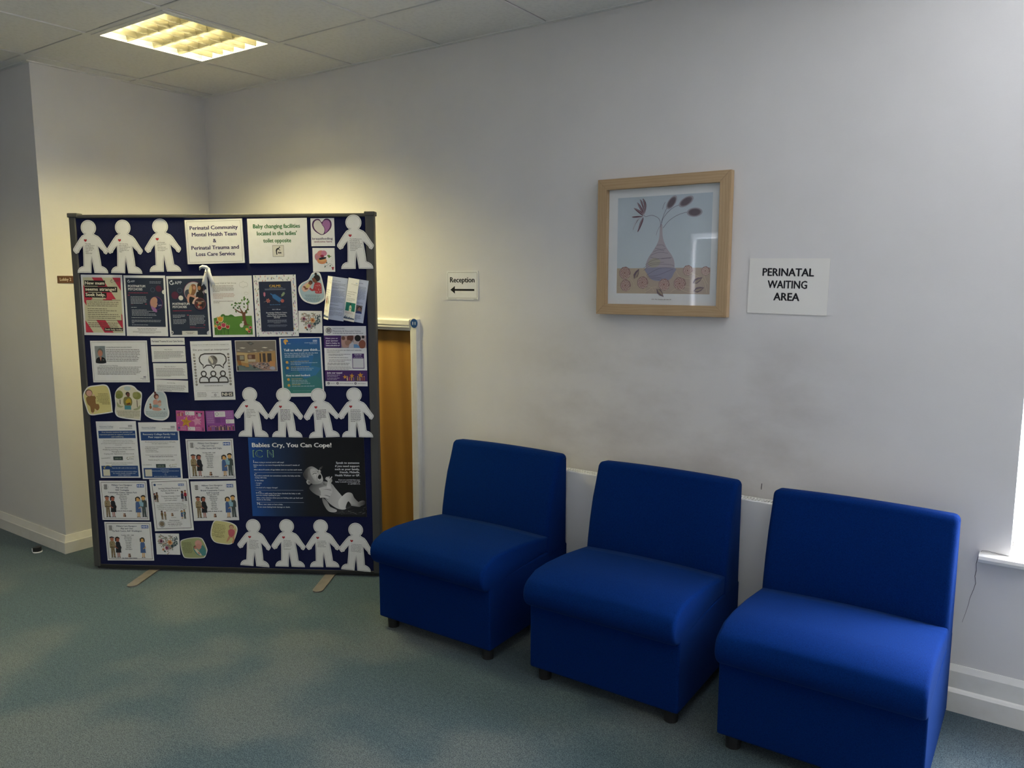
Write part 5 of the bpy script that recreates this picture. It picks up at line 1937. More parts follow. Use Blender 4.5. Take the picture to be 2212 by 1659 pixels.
# ------------------------------------------------------------------ lower left sheets
def recovery(nm, label, s, t, rot, gap, second):
    S = notice(nm, label, 'poster', s, t, .213, .2965, rot, gap)
    B_ = '#2c4c80'
    S.part('panel', True).rect(.04, .165, .965, .298 if not second else .318, B_)
    S.part('panel', True).rect(.04, .785 if not second else .805, .96, .978, B_)
    S.rect(.075, .85 if not second else .83, .245, .965 if not second else .955, '#d6d0bc')
    y0 = .62 if not second else .735
    S.rect(.36, y0, .60, y0 + .066, '#3c4a48').bars(.40, .56, y0 + .042, .020, '#9aa690', 4)
    S.part('lettering')
    S.text('Recovery College', .085, .10, .021, '#4a6078', 'l', .345, .008)
    S.bars(.085, .42, .12, .010, '#6a8098', 1)
    S.nhs(.80, .068, .90, .100, '#6a7488', '#e4dcc4')
    S.bars(.58, .90, .122, .012, '#5a5648', 2).bars(.72, .90, .138, .008, '#8a8474', 3)
    if not second:
        for tx, yy, ww in (('Free bitesize sessions for parents and', .200, .76), ('expectant parents to support mental health', .240, .89), ('and wellbeing', .280, .30)):
            S.text(tx, .51, yy, .020, '#d6d4c4', 'c', ww, .016)
        for tx, yy, ww in (('The Family Hub Programme provides short bitesize', .340, .73), ('sessions for individuals who are within the perinatal', .368, .76), ('period (pre-natal or postpartum) with a child who is up to', .396, .84), ('2 years old', .424, .16)):
            S.text(tx, .51, yy, .0145, '#5a5446', 'c', ww, .006)
        for tx, yy, ww in (('Sessions can provide support with:', .472, .66), ('Wellbeing and living more in the moment', .508, .80), ('Managing anxiety', .544, .345), ('Coping with depression and low mood', .582, .745)):
            S.text(tx, .51, yy, .019, '#3e3a32', 'c', ww, .010)
        S.line([(.06, .66), (.18, .645), (.30, .632)], .0008, '#7a8070', smooth=3).text('Lincolnshire', .06, .655, .016, '#4a5048', 'l', .22, .004)
        S.text('Delivered online and at Family Hub Children\'s', .50, .742, .0145, '#5a5446', 'c', .68, .006)
        S.text('Centres across Lincolnshire.', .50, .770, .0145, '#5a5446', 'c', .40, .006)
        S.text('Scan the QR code to find out more', .31, .833, .018, '#d2d6d6', 'l', .60, .018)
        S.text('Visit www.lpft.nhs.uk/recovery-college', .27, .897, .017, '#d2d6d6', 'l', .66, .018)
        S.text('for session details, timetable and', .60, .928, .017, '#d2d6d6', 'c', .56, .018)
        S.text('online registration', .60, .958, .017, '#d2d6d6', 'c', .32, .018)
        S.part('arrow').line([(.30, .806), (.22, .778), (.15, .79), (.11, .825)], .0026, '#c8b85a', smooth=4).poly([(.085, .80), (.11, .84), (.14, .825)], '#c8b85a')
    else:
        S.text('Recovery College Family Hub', .50, .222, .028, '#d8dcdc', 'c', .80, .026)
        S.text('Peer support group', .50, .272, .028, '#d8dcdc', 'c', .54, .026)
        for tx, yy, ww in (('We all understand parenthood can be challenging.', .352, .76), ('Our peer support workers...', .380, .42)):
            S.text(tx, .51, yy, .0155, '#3e3a32', 'c', ww, .010)
        for tx, yy, ww in (('- have experience of perinatal mental health and', .438, .73), ('  wellbeing challenges', .467, .34), ('- are friendly faces', .496, .29), ('- love to have a chat', .524, .33)):
            S.text(tx, .115, yy, .0150, '#3e3a32', 'l', ww, .010)
        S.text('To book onto our peer support groups please email', .51, .582, .0145, '#3e3a32', 'c', .78, .006)
        S.bars(.22, .81, .608, .015, '#3e3a32', 8)
        S.text('Come along for a chat and a cuppa', .51, .670, .019, '#3e3a32', 'c', .66, .006)
        S.text('Lincolnshire', .03, .755, .016, '#4a5048', 'l', .22, .004)
        S.text('To find out more', .57, .835, .013, '#c8d0d8', 'c', .22, .012)
        S.bars(.25, .92, .862, .013, '#c8d0d8', 9)
        S.text('Scan the QR', .58, .886, .012, '#c8d0d8', 'c', .15, .012).text('Or', .58, .910, .012, '#c8d0d8', 'c', .03, .012).text('Visit', .58, .933, .012, '#c8d0d8', 'c', .06, .012)
        S.bars(.29, .88, .960, .014, '#c8d0d8', 10)
    S.part('logo')
    S.text('family', .76, y0 + .022, .018, '#9a9458', 'l', .13, .004, 8).text('hubs', .76, y0 + .052, .020, '#5a6a54', 'l', .11, .008)
    S.line([(.73, y0 + .012), (.70, y0 + .03), (.72, y0 + .055), (.75, y0 + .05)], .0022, '#6b7040', smooth=4)
    S.done()


recovery('recovery_poster', 'blue banded recovery college poster about bitesize sessions', .144, .646, 1.2, .0010, False)
recovery('peer_support_poster', 'blue banded recovery college poster for a peer support group', .369, .644, 1.2, .0012, True)


def military(nm, label, s, t, w, h, rot, gap, title, day, dates, both, mailfirst, border=True):
    S = notice(nm, label, 'poster', s, t, w, h, rot, gap)
    if border:
        S.part('border').frame(.030, .0016, '#3e3236')
        S.frame(.036, .0007, '#a8927e')
    S.part('logo')
    S.nhs(.785, .085, .935, .165)
    S.ring(.125, .155, .055, .0007, '#8a8474')
    for q in range(5):
        S.rect(.095, .100 + q * .024, .155, .116 + q * .024, '#4a463e')
        S.rect(.118, .100 + q * .024, .123, .116 + q * .024, '#c8c2ae')
    S.part('lettering')
    for i, (tx, ww) in enumerate(title):
        S.text(tx, .475, .125 + i * .063, .036, '#2e3a58', 'c', ww, .016)
    y = .355
    S.text(day, .475, y, .024, '#3a3c48', 'c', .27, .014)
    for i, tx in enumerate(dates):
        S.text(tx, .48, y + .045 * (i + 1), .025, '#3a3c48', 'c', None, .018)
    my = .775 if mailfirst else .945
    S.bars(.32, .645, my, .026, '#3a3c48', 3)
    figs = [(.135, .925, .56, 'sol', 1), (.255, .925, .545, 'nurse', -1), (.785, .925, .53, 'blue', 1)] + ([(.905, .915, .56, 'dad', 1)] if both else [])
    for fg in figs:
        S.part('printed_figure', True)
        person(S, *fg)
    S.part('printed_puppies')
    puppies(S, .485, .92 if mailfirst else .915, .11)
    S.done()


military('play_chat_poster', 'play and chat poster for the toddler room at Digby', .632, .605, .249, .210, 1.5, .0010, [('Military Care Navigator', .44), ('Play and Chat', .26), ('The Toddler Room, RAF Digby', .56)], 'Mondays 1000 - 1200', ['27th January', '24th February', '24th March', '28th April', '19th May', '23rd June', '28th July', '18th August'], True, False)
military('play_chat_poster', 'play and chat poster for the Brunel community centre at Cranwell', .642, .385, .2405, .209, 2.2, .0010, [('Military Care Navigator', .46), ('Play and Chat.', .28), ('Brunel Community Centre', .52), ('RAF Cranwell', .27)], 'Thursday 1000-1200', ['30th January', '27th February', '27th March', '1st May', '29th May', '26th June', '31st July', '28th August'], True, True, False)
military('play_chat_poster', 'play and chat poster for Clinton Park at Coningsby', .159, .377, .2545, .210, .8, .0010, [('Military Care Navigator', .44), ('Play and Chat', .26), ('RAF Coningsby', .28), ('Community Centre Clinton Park', .61)], 'Wednesday 1000-1200', ['29th January', '26th February', '26th March', '30th April', '28th May', '25th June', '30th July', '27th August'], True, True)
military('play_chat_poster', 'play and chat poster for the Pip Beck Centre at Waddington', .170, .158, .253, .209, 1.2, .0010, [('Military Care Navigator', .44), ('Play and Chat', .26), ('Pip Beck Centre, RAF Waddington', .63)], 'Tuesday 1000 - 1200', ['28th January', '25th February', '25th March', '29th April', '27th May', '24th June', '29th July', '26th August'], False, False)

S = notice('forces_poster', 'cream poster for serving military personnel with cartoon couples', 'poster', .412, .359, .210, .275, 2.9, .0030)
S.part('border').frame(.055, .0022, '#46403e')
S.part('logo').nhs(.72, .095, .865, .138, NHSB)
S.circ(.125, .105, .030, '#33507c', 14).bars(.18, .32, .105, .014, '#5a6c88', 1)
S.ring(.20, .865, .075, .0022, '#3c3a3e').circ(.20, .862, .060, '#8a7c64', 18)
S.part('heading')
for tx, yy, ww in (('Serving Military Personnel,', .190, .56), ('Partners, Ex-Forces &', .235, .44), ('Reservists', .280, .215)):
    S.text(tx, .49, yy, .027, '#3a3a44', 'c', ww, .014)
S.part('lettering')
for tx, yy, ww in (('Thinking of having a baby?', .340, .48), ('Expecting a baby?', .380, .335), ('Just had a baby?', .420, .31)):
    S.text(tx, .50, yy, .021, '#55504a', 'c', ww, .002)
for q, (tx, ww) in enumerate((('Lincolnshire NHS Maternity & Neonatal', .60), ('Programme Team now have a dedicated Military', .745), ('Care Navigator to ensure you receive appropriate', .765), ('maternity care and support before, during and', .715), ('after your pregnancy.', .33))):
    S.text(tx, .505, .482 + q * .034, .018, '#55504a', 'c', ww, .004)
S.part('contact_lines').text('Contact', .52, .748, .018, '#55504a', 'c', .125, .002)
S.text('Dave James', .53, .812, .024, '#3a3a44', 'c', .25, .014)
S.text('Military Care Navigator', .53, .845, .018, '#55504a', 'c', .35, .006)
S.bars(.36, .72, .880, .018, '#55504a', 5)
S.text('or scan the QR code', .53, .912, .018, '#55504a', 'c', .31, .004)
for fg in ((.155, .435, .19, 'brown'), (.10, .43, .17, 'nurse', -1), (.80, .435, .205, 'dark'), (.88, .43, .21, 'red'), (.235, .775, .175, 'brown'), (.315, .78, .16, 'sol'), (.745, .77, .165, 'blue'), (.815, .77, .18, 'dad')):
    S.part('printed_figure', True)
    person(S, *fg)
S.part('printed_puppies')
puppies(S, .50, .715, .07)
S.done()

S = cutout('green_cutout', 'green cutout of a parent in teal cradling a newborn', 'picture', [(.4456, .1573), (.4523, .1705), (.4812, .1806), (.5217, .1875), (.5569, .186), (.5725, .1698), (.5869, .1323), (.5884, .1157), (.5774, .0869), (.5651, .0771), (.5224, .0736), (.4704, .0746), (.4569, .0862), (.4482, .1193)], .0014)
S.part('picture')
inset(S, .94, '#a3a878')
S.poly([(.74, .46), (.84, .36), (.94, .60), (.93, .82), (.80, .85), (.70, .72)], '#4f8a88', 3)
S.circ(.68, .30, .13, '#cf9a8c', 18, .14, 30).poly([(.56, .42), (.64, .30), (.74, .34), (.78, .48), (.70, .56), (.62, .52)], '#c98f80', 3)
S.poly([(.48, .56), (.56, .46), (.68, .62), (.80, .80), (.74, .86), (.60, .80)], '#5c8f8c', 3).poly([(.50, .50), (.58, .52), (.68, .66), (.78, .82), (.72, .84), (.60, .72)], '#d6c8ae', 3)
S.circ(.545, .47, .055, '#5a3a30', 14, .06).circ(.56, .485, .05, '#b98070', 14, .05).circ(.68, .74, .05, '#b98070', 12, .03, -50)
S.part('lettering')
for q, (a, b) in enumerate(((.07, .40), (.07, .42), (.06, .44), (.12, .42), (.08, .42), (.09, .43), (.09, .45), (.13, .44), (.15, .42))):
    S.bars(a, b, .27 + q * .058, .028, '#4c5030', 210 + q)
S.done()

S = cutout('pink_baby_cutout', 'yellow cutout of a baby in pink beneath the Cranwell poster', 'picture', [(.6269, .2677), (.637, .2809), (.6558, .2836), (.7138, .2755), (.7457, .261), (.7565, .2425), (.753, .2189), (.7345, .1737), (.7149, .1555), (.6728, .1569), (.6356, .1642), (.6178, .1827), (.6121, .2085), (.6174, .2416)], .0048)
S.part('picture')
inset(S, .94, '#cfc68a')
S.poly([(.66, .42), (.74, .36), (.86, .38), (.90, .48), (.86, .62), (.80, .70), (.70, .68), (.66, .56)], '#c4626a', 4)
S.poly([(.68, .64), (.74, .68), (.66, .82), (.58, .90), (.60, .80)], '#c49070', 3).poly([(.78, .68), (.86, .64), (.88, .76), (.82, .94), (.77, .90), (.82, .78)], '#c49070', 3)
S.circ(.78, .27, .085, '#8a6850', 16, .085).circ(.78, .285, .07, '#cfa184', 16, .07).circ(.90, .38, .035, '#cfa184', 12, .05)
S.part('lettering')
for q, (a, b) in enumerate(((.12, .56), (.10, .56), (.09, .57), (.10, .54), (.06, .55), (.06, .54), (.13, .46), (.06, .52), (.05, .52), (.18, .40))):
    S.bars(a, b, .16 + q * .059, .028, '#5a5432', 230 + q, rot=-8)
S.done()

# ------------------------------------------------------------------ the large baby poster
S = notice('crying_baby_poster', 'large dark poster of a crying baby held in two hands', 'poster', 1.134, .518, .597, .411, .8, .0010)
S.part('background')
S.rect(0, 0, .22, 1, '#1c4f98', '#1f3558').rect(.22, 0, .50, 1, '#1f3558', '#15171e').rect(.50, 0, 1, 1, '#15171e', '#0e0e10')
S.part('photo')


def shade(pts, cols, smooth=4):
    """printed greyscale shape: fan from its centre with a tone for the centre and one for the rim"""
    S.lift()
    q = [S.P(x, y) for x, y in catmull(pts, smooth)]
    cx_ = sum(p[0] for p in q) / len(q)
    cz_ = sum(p[1] for p in q) / len(q)
    n = len(q)
    # rim tone varies along the outline between the two last inks
    cs = [lin(cols[0])]
    a, b = lin(cols[1]), lin(cols[2])
    for i in range(n):
        t_ = .5 + .5 * math.cos(2 * math.pi * i / n)
        cs.append(tuple(u * t_ + v * (1 - t_) for u, v in zip(a, b)))
    S.raw([(cx_, cz_)] + q, [(0, i + 1, (i + 1) % n + 1) for i in range(n)], cs)


# drapery, arm underneath, body, legs, hands, head
shade([(.70, .90), (.78, .88), (.88, .87), (.95, .84), (.99, .86), (.99, .97), (.85, .97), (.72, .96)], ('#1e1e20', '#3a3a3c', '#121214'))
for q in range(26):
    rr_ = random.Random(q)
    a, b = rr_.uniform(.72, .98), rr_.uniform(.885, .965)
    S.line([(a, b), (a + rr_.uniform(.006, .03), b + rr_.uniform(-.02, .02))], .0014, rr_.choice(['#5c5c5e', '#3c3c3e', '#777778']))
shade([(.62, .76), (.66, .80), (.69, .88), (.74, .91), (.73, .94), (.67, .93), (.63, .84)], ('#a8a6a4', '#787674', '#c4c2c0'))
shade([(.55, .56), (.62, .545), (.70, .57), (.74, .64), (.79, .73), (.84, .83), (.82, .90), (.76, .90), (.69, .84), (.63, .74), (.57, .66)], ('#b4b2b0', '#8c8a88', '#d2d0ce'))
shade([(.76, .80), (.80, .73), (.84, .69), (.88, .70), (.90, .76), (.95, .84), (.94, .87), (.88, .86), (.84, .86), (.82, .90), (.77, .89)], ('#c2c0be', '#e0deda', '#767472'))
shade([(.845, .80), (.87, .86), (.84, .895), (.82, .88)], ('#2a2a2c', '#1a1a1c', '#4a4a4c'))
shade([(.925, .82), (.965, .79), (.99, .80), (.985, .84), (.94, .86)], ('#5a5856', '#8a8886', '#3a3a3a'))
shade([(.515, .62), (.555, .58), (.62, .585), (.655, .60), (.70, .62), (.715, .66), (.70, .72), (.64, .75), (.57, .72), (.52, .66)], ('#9c9a98', '#4a4a4a', '#c0bebc'))
for a, b, c, d, wd in ((.60, .655, .705, .640, .018), (.61, .685, .705, .690, .018), (.61, .715, .695, .725, .016), (.60, .745, .675, .760, .013)):
    S.line([(a, b), ((a + c) / 2, (b + d) / 2 - .012), (c, d)], wd, '#c8c6c4', smooth=4)
    S.line([(a, b + .016), ((a + c) / 2, (b + d) / 2 + .006), (c - .005, d + .018)], .0022, '#4c4a48', smooth=4)
shade([(.635, .585), (.66, .60), (.68, .58), (.66, .555), (.64, .56)], ('#9a9896', '#6a6866', '#b4b2b0'))
shade([(.665, .62), (.675, .55), (.655, .52), (.665, .50), (.69, .53), (.705, .50), (.715, .54), (.70, .58), (.70, .63)], ('#c2c0be', '#dcdad8', '#8a8886'))
for a, b in ((.663, .495), (.675, .49), (.690, .485), (.715, .488)):
    S.line([(.685, .54), (a, b)], .0050, '#cfcdca')
shade([(.465, .47), (.478, .42), (.509, .375), (.543, .36), (.576, .381), (.604, .417), (.626, .468), (.636, .525), (.628, .556), (.602, .579), (.563, .586), (.535, .578), (.49, .53)], ('#a09e9c', '#5c5a58', '#cfcdc9'))
shade([(.53, .40), (.56, .385), (.59, .415), (.615, .46), (.622, .51), (.605, .55), (.57, .55), (.545, .50), (.53, .45)], ('#d8d6d2', '#bcbab8', '#aaa8a6'))
shade([(.468, .47), (.478, .42), (.50, .385), (.52, .39), (.51, .44), (.505, .50), (.485, .515)], ('#5e5c5a', '#3a3a3a', '#7a7876'))
shade([(.49, .555), (.502, .53), (.522, .54), (.53, .565), (.518, .59), (.50, .585)], ('#6a6866', '#c4c2c0', '#8a8886'))
shade([(.592, .505), (.598, .475), (.612, .462), (.622, .478), (.62, .505), (.606, .52)], ('#0c0c0e', '#1c1a1a', '#141416'), 3)
S.line([(.592, .522), (.606, .536), (.622, .52)], .0030, '#e0deda', smooth=4)
S.line([(.548, .462), (.562, .447), (.582, .452)], .0030, '#4a4846', smooth=4).line([(.588, .432), (.598, .424), (.610, .432)], .0026, '#4a4846', smooth=4)
S.line([(.545, .435), (.562, .425), (.578, .43)], .0018, '#8a8886', smooth=4).line([(.578, .47), (.585, .50), (.582, .53)], .0018, '#8a8886', smooth=4)
shade([(.600, .415), (.612, .40), (.622, .425), (.612, .44)], ('#c6c4c0', '#e0deda', '#8c8a88'), 3)
shade([(.607, .385), (.625, .365), (.640, .355), (.636, .375), (.622, .395)], ('#4c4a48', '#6e6c6a', '#2a2a2a'), 3)
S.part('heading').text('Babies Cry, You Can Cope!', .035, .118, .052, '#eceae6', 'l', .685, .035)
S.part('lettering')
for tx, a, ww in (('IC', .040, .078), ('N', .165, .050)):
    S.text(tx, a, .245, .088, '#9ac48c', 'l', ww, .034)
    S.depth += .0001
    S.text(tx, a + .003, .2435, .083, '#1f3f70', 'l', ww - .006, .012)
T = '#dfe1e4'
for tx, a, yy, cp, ww in (('I', .038, .317, .034, None), ('nfant crying is normal and it will stop!', .048, .317, .015, .255), ('Babies start to cry more frequently from around 2 weeks of', .038, .352, .015, .40), ('age.', .038, .372, .013, .027), ('After about 8 weeks of age babies start to cry less each week.', .038, .410, .015, .42),
                      ('C', .040, .487, .034, None), ('omfort methods can sometimes soothe the baby and the', .060, .487, .015, .38), ('crying will stop.', .042, .512, .015, .105), ('Is the baby:', .042, .547, .015, .077), ('- hungry', .042, .580, .015, .057), ('- tired', .042, .606, .015, .040), ('- in need of a nappy change?', .042, .638, .015, .195),
                      ("It's", .045, .706, .015, .022), ('O', .069, .706, .028, None), ('k to walk away if you have checked the baby is safe', .088, .712, .015, .345), ('and the crying is getting to you.', .045, .735, .015, .21), ('After a few minutes when you are feeling calm, go back and', .046, .768, .015, .405), ('check on the baby.', .046, .793, .015, .125),
                      ('N', .050, .852, .034, None), ('ever, ever shake or hurt a baby.', .070, .852, .015, .205), ('It can cause lasting brain damage or death.', .053, .886, .015, .285)):
    S.text(tx, a, yy, cp, T, 'l', ww, .022)
for yy in (.438, .662, .818):
    S.rect(.04, yy, .46, yy + .003, '#aab2c0')
for tx, yy, ww in (('Speak to someone', .325, .200), ('if you need support', .366, .208), ('such as your family,', .405, .212), ('friends, Midwife,', .443, .172), ('Health Visitor or GP.', .482, .212)):
    S.text(tx, .955, yy, .024, T, 'r', ww, .024)
for tx, yy, ww in (('If you are worried that your', .535, .185), ('baby is unwell contact your GP', .560, .212), ('or call NHS 111.', .585, .105)):
    S.text(tx, .955, yy, .015, T, 'r', ww, .022)
S.done()


# ------------------------------------------------------------------ signs on the walls
def wall_sheet(name, label, cat, x, z, w, h, rot, thick, m, y=-.0005):
    bm = bmesh.new()
    add_box(bm, (-w / 2, -thick, -h / 2), (w / 2, 0, h / 2))
    o = from_bm(name, bm, m)
    o.matrix_world = Matrix.Translation((x, y, z)) @ Matrix.Rotation(R(-rot), 4, 'Y')
    tag(o, label, cat)
    return Sheet(o, w, h, thick)


GLOSSY_CARD = mat('glossy_laminate', (.83, .80, .73), .35, spec=.5, coat=1.0, bump=(7, .25, .01))
S = wall_sheet('reception_sign', 'small white reception sign with an arrow pointing left', 'sign', 2.034, 1.4855, .197, .1405, .2, .003, CARD)
S.part('border')
S.line([(.035, .10), (.05, .05), (.95, .05), (.967, .10), (.967, .89), (.95, .94), (.05, .94), (.035, .89)], .0016, '#8f877c', True)
S.part('lettering').text('Reception', .5, .395, .175, '#15130f', 'c', .77, .036)
S.part('small_print', True).bars(.03, .32, .985, .018, '#7a7468', 1)
S.part('small_print', True).bars(.86, .97, .985, .018, '#7a7468', 2)
S.part('arrow').poly([(.12, .655), (.265, .52), (.265, .625), (.88, .625), (.88, .69), (.265, .69), (.265, .79)], '#100f0e')
S.done()

S = wall_sheet('waiting_area_sign', 'laminated sheet naming the perinatal waiting area, right of the picture', 'sign', 3.6005, 1.4895, .2965, .2095, -.9, .0012, GLOSSY_CARD, -.002)
for tx, yy, ww in (('PERINATAL', .315, .635), ('WAITING', .535, .49), ('AREA', .755, .32)):
    S.part('lettering', True)
    S.text(tx, .495, yy, .135, '#17161a', 'c', ww, .036)
S.done()

disc = empty('number_disc', (1.7315, -.0225, 1.2905))
tag(disc, 'round blue number 11 disc on the door frame corner', 'sign')
bm = bmesh.new()
add_cyl(bm, (0, 0), .0235, -.0015, 0, 28, 'y')
from_bm('disc', bm, mat('blue_enamel', '#274f86', .35), disc)
S = Sheet(disc, .047, .047, .0017)
S.part('lettering').text('11', .5, .655, .32, '#d8dce0', 'c', .40, .03)
S.done()

bm = bmesh.new()
add_box(bm, (-.125, -.003, -.0195), (.125, 0, .0195), .0008, 1)
o = from_bm('lobby_sign', bm, BROWN)
o.matrix_world = Matrix.Translation((.0005, -.825, 1.5135)) @ Matrix.Rotation(R(90), 4, 'Z')
tag(o, 'small brown lobby sign on the wall, half hidden behind the board', 'sign')
S = Sheet(o, .25, .039, .003)
S.part('lettering').text('Lobby 2', .05, .68, .40, '#d8cfc0', 'l', .235, .02)
S.done()

# ------------------------------------------------------------------ framed picture
PX0, PX1, PZ0, PZ1 = 2.800, 3.3795, 1.367, 1.933
fw, fd = .044, .034
pic = tag(empty('framed_picture', ((PX0 + PX1) / 2, -.003, (PZ0 + PZ1) / 2)), 'square pale wood framed print of a vase with stems, above the chairs', 'picture')
W2, H2 = (PX1 - PX0) / 2, (PZ1 - PZ0) / 2


def rail(name, pts, m):
    """mitred frame rail: four plan corners (x, z) swept through its depth"""
    bm = bmesh.new()
    add_prism(bm, pts, -fd, 0, 'y')
    bmesh.ops.recalc_face_normals(bm, faces=bm.faces)
    es = [e for e in bm.edges if all(v.co.y < -fd + .001 for v in e.verts)]
    bmesh.ops.bevel(bm, geom=es, offset=.0018, segments=2, affect='EDGES')
    return from_bm(name, bm, m, pic)


rail('frame_rail', [(-W2, H2), (W2, H2), (W2 - fw, H2 - fw), (-W2 + fw, H2 - fw)], FRAMEX)
rail('frame_rail', [(-W2, -H2), (W2, -H2), (W2 - fw, -H2 + fw), (-W2 + fw, -H2 + fw)], FRAMEX)
rail('frame_rail', [(-W2, -H2), (-W2, H2), (-W2 + fw, H2 - fw), (-W2 + fw, -H2 + fw)], FRAMEZ)
rail('frame_rail', [(W2, -H2), (W2, H2), (W2 - fw, H2 - fw), (W2 - fw, -H2 + fw)], FRAMEZ)
IW, IH = 2 * (W2 - fw), 2 * (H2 - fw)
box('mount', (-IW / 2 - .004, -.010, -IH / 2 - .004), (IW / 2 + .004, -.004, IH / 2 + .004), mat('mount_board', (.80, .80, .80), .8), pic)
box('glass', (-IW / 2 - .002, -.0205, -IH / 2 - .002), (IW / 2 + .002, -.0190, IH / 2 + .002), GLASS, pic)
art = empty('print', (0, -.010, 0))
art.parent = pic
S = Sheet(art, IW, IH, .0)
S.part('art_print')
AX0, AX1, AY0, AY1 = .085, .928, .072, .905      # the printed rectangle inside the mount


def A(x, y):
    return (AX0 + (AX1 - AX0) * x, AY0 + (AY1 - AY0) * y)


def apoly(pts, c, sm=0):
    S.poly([A(*p) for p in pts], c, sm)


def aline(pts, wd, c, sm=5):
    S.line([A(*p) for p in pts], wd, c, False, sm)


S.rect(*A(0, 0), *A(1, .735), '#bfc9d1', '#cdd5d9', 'y')
S.rect(*A(0, .735), *A(1, 1), '#bfab9a')
S.rect(*A(0, .735), *A(.33, 1), '#c6b29a')
# vase
apoly([(.468, .30), (.482, .29), (.492, .30), (.497, .40), (.515, .47), (.55, .54), (.595, .60), (.625, .66), (.632, .72), (.625, .79), (.60, .84), (.55, .865), (.45, .868), (.385, .85), (.345, .80), (.325, .73), (.328, .68), (.355, .62), (.40, .555), (.44, .49), (.462, .42)], '#b8acb2', 4)
apoly([(.33, .735), (.632, .735), (.625, .79), (.60, .84), (.55, .865), (.45, .868), (.385, .85), (.345, .80)], '#9c98ac', 3)
apoly([(.36, .66), (.42, .63), (.48, .66), (.46, .71), (.40, .73), (.35, .70)], '#b8ae9c', 4)
for pts in ([(.44, .50), (.50, .50), (.52, .52)], [(.42, .53), (.49, .545), (.535, .535)], [(.40, .57), (.46, .55), (.52, .56)], [(.37, .605), (.46, .575), (.56, .585)], [(.365, .62), (.45, .64), (.59, .635)], [(.32, .70), (.40, .655), (.52, .635), (.60, .63)], [(.30, .735), (.37, .69), (.47, .68), (.52, .675)], [(.30, .76), (.37, .71), (.48, .695), (.60, .705), (.63, .72)], [(.335, .81), (.42, .76), (.50, .735), (.60, .735)], [(.34, .82), (.45, .81), (.56, .77), (.62, .745)], [(.345, .83), (.42, .83), (.50, .84)], [(.36, .845), (.42, .845), (.48, .855)]):
    aline(pts, .0011, '#6c6470')
# stems
aline([(.475, .32), (.468, .26), (.44, .22), (.38, .195), (.34, .20), (.31, .205), (.29, .19)], .0016, '#70667a')
aline([(.48, .30), (.49, .24), (.52, .16), (.545, .12)], .0016, '#70667a')
aline([(.485, .28), (.50, .23), (.56, .16), (.62, .12), (.68, .10)], .0016, '#70667a')
aline([(.50, .33), (.56, .26), (.64, .21), (.72, .185), (.77, .18)], .0016, '#70667a')
aline([(.465, .31), (.44, .36), (.43, .40)], .0013, '#8a8290')
aline([(.49, .14), (.505, .09), (.52, .07)], .0013, '#70667a')
for cx_, cy_, a, b, rt in ((.585, .075, .052, .026, 52), (.735, .075, .056, .028, 28), (.825, .185, .054, .030, 0)):
    p = A(cx_, cy_)
    S.circ(p[0], p[1], a * 1.25, '#a8a2ab', 20, b * 1.25, rt).circ(p[0], p[1], a, '#7f7278', 20, b, rt).circ(p[0], p[1], a * .8, '#6c5f66', 20, b * .8, rt)
# feathery flower
for pts in ([(.285, .195), (.24, .17), (.18, .115), (.20, .115), (.26, .15)], [(.285, .19), (.25, .13), (.215, .06), (.24, .075), (.275, .13)], [(.285, .19), (.275, .11), (.245, .03), (.27, .05), (.295, .12)], [(.288, .19), (.30, .12), (.275, .02), (.31, .06), (.315, .13)], [(.28, .20), (.22, .195), (.16, .20), (.18, .21), (.23, .21)], [(.28, .205), (.22, .24), (.175, .34), (.19, .30), (.24, .225)], [(.283, .21), (.25, .27), (.225, .36), (.25, .33), (.285, .25)]):
    apoly(pts, '#74515c', 3)
for pts in ([(.288, .19), (.23, .14), (.18, .11)], [(.288, .19), (.25, .11), (.22, .065)], [(.288, .19), (.285, .10), (.25, .035)], [(.288, .19), (.312, .12), (.285, .03)], [(.285, .20), (.21, .24), (.175, .33)], [(.285, .205), (.26, .27), (.225, .35)]):
    aline(pts, .0014, '#c6b6bc')


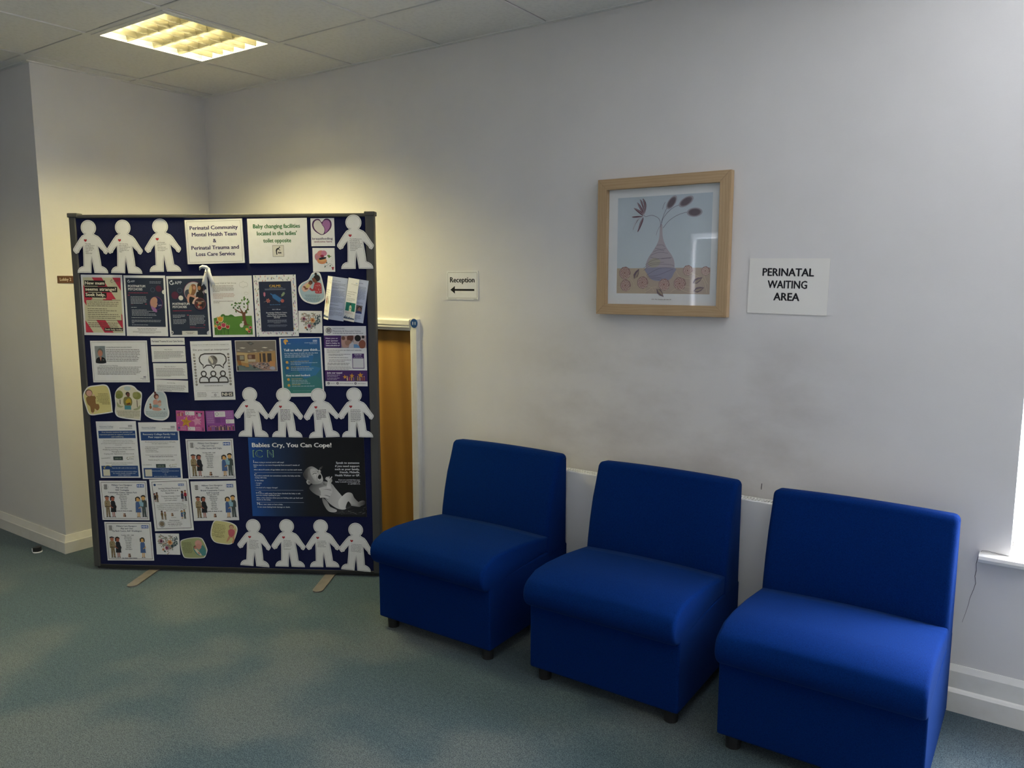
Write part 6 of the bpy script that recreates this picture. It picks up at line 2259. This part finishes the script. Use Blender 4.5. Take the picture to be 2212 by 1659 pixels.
def rose(cx_, cy_, r_):
    p = A(cx_, cy_)
    S.circ(p[0], p[1], r_ * 1.12, '#a5857e', 9)
    S.circ(p[0], p[1], r_ * .92, '#8f635c', 8)
    pts = []
    for q in range(34):
        t_ = q / 33
        a = R(q * 47 + 20)
        rr_ = r_ * (1.0 - .88 * t_)
        pts.append((p[0] + rr_ * math.cos(a), p[1] + rr_ * math.sin(a) * IW / IH))
    S.line(pts, .0022, '#e2cabf')


for cx_, cy_, r_ in ((.095, .785, .050), (.105, .915, .046), (.295, .885, .048), (.53, .905, .046), (.695, .895, .050), (.775, .762, .040), (.955, .768, .034)):
    rose(cx_, cy_, r_)
for pts in ([(.015, .79), (.02, .85)], [(0, .93), (.05, .935)], [(.155, .84), (.19, .88), (.205, .93)], [(.32, .985), (.37, .96), (.40, .935), (.45, .93)], [(.36, .925), (.40, .94), (.42, .975)], [(.60, .985), (.64, .955), (.69, .95), (.78, .98), (.85, .985)], [(.65, .765), (.68, .81), (.72, .835), (.80, .845)], [(.80, .785), (.88, .82), (.945, .87), (.975, .99)], [(.94, .81), (.96, .86), (.985, .90)], [(.75, .925), (.80, .93)]):
    aline(pts, .0017, '#d4c4a8')
for cx_, cy_, rt in ((.20, .845, 62), (.83, .89, 30), (.84, .97, 18), (.45, .95, -45)):
    p = A(cx_, cy_)
    S.leaf(p[0], p[1], .095, .22, rt, '#75606a')
    S.leaf(p[0] + .006, p[1], .080, .12, rt, '#a89682')
S.part('caption').bars(.42, .60, .957, .012, '#b8b2b0', 2)
S.done(mat_art := ink_material('art_ink', .7, 0.0))

# ------------------------------------------------------------------ small floor door stop by the wall corner
ds = tag(empty('door_stop', (-.147, -1.098, 0), R(25)), 'small black rubber door stop on the carpet by the wall corner', 'door stop')
bm = bmesh.new()
add_cyl(bm, (0, 0), .024, 0, .006, 24)
from_bm('base_ring', bm, UPVC, ds)
prof = [(0.021 * math.cos(R(a)), .021 * math.sin(R(a))) for a in range(-90, 91, 15)] + [(-.012, .021), (-.012, -.021)]
bm = bmesh.new()
add_prism(bm, prof, .006, .030, 'z')
from_bm('rubber_block', bm, BLACKP, ds)
prism('white_edge', [(-.0125, -.0215), (-.0165, -.0215), (-.0165, .0215), (-.0125, .0215)], .006, .026, UPVC, ds, axis='z')
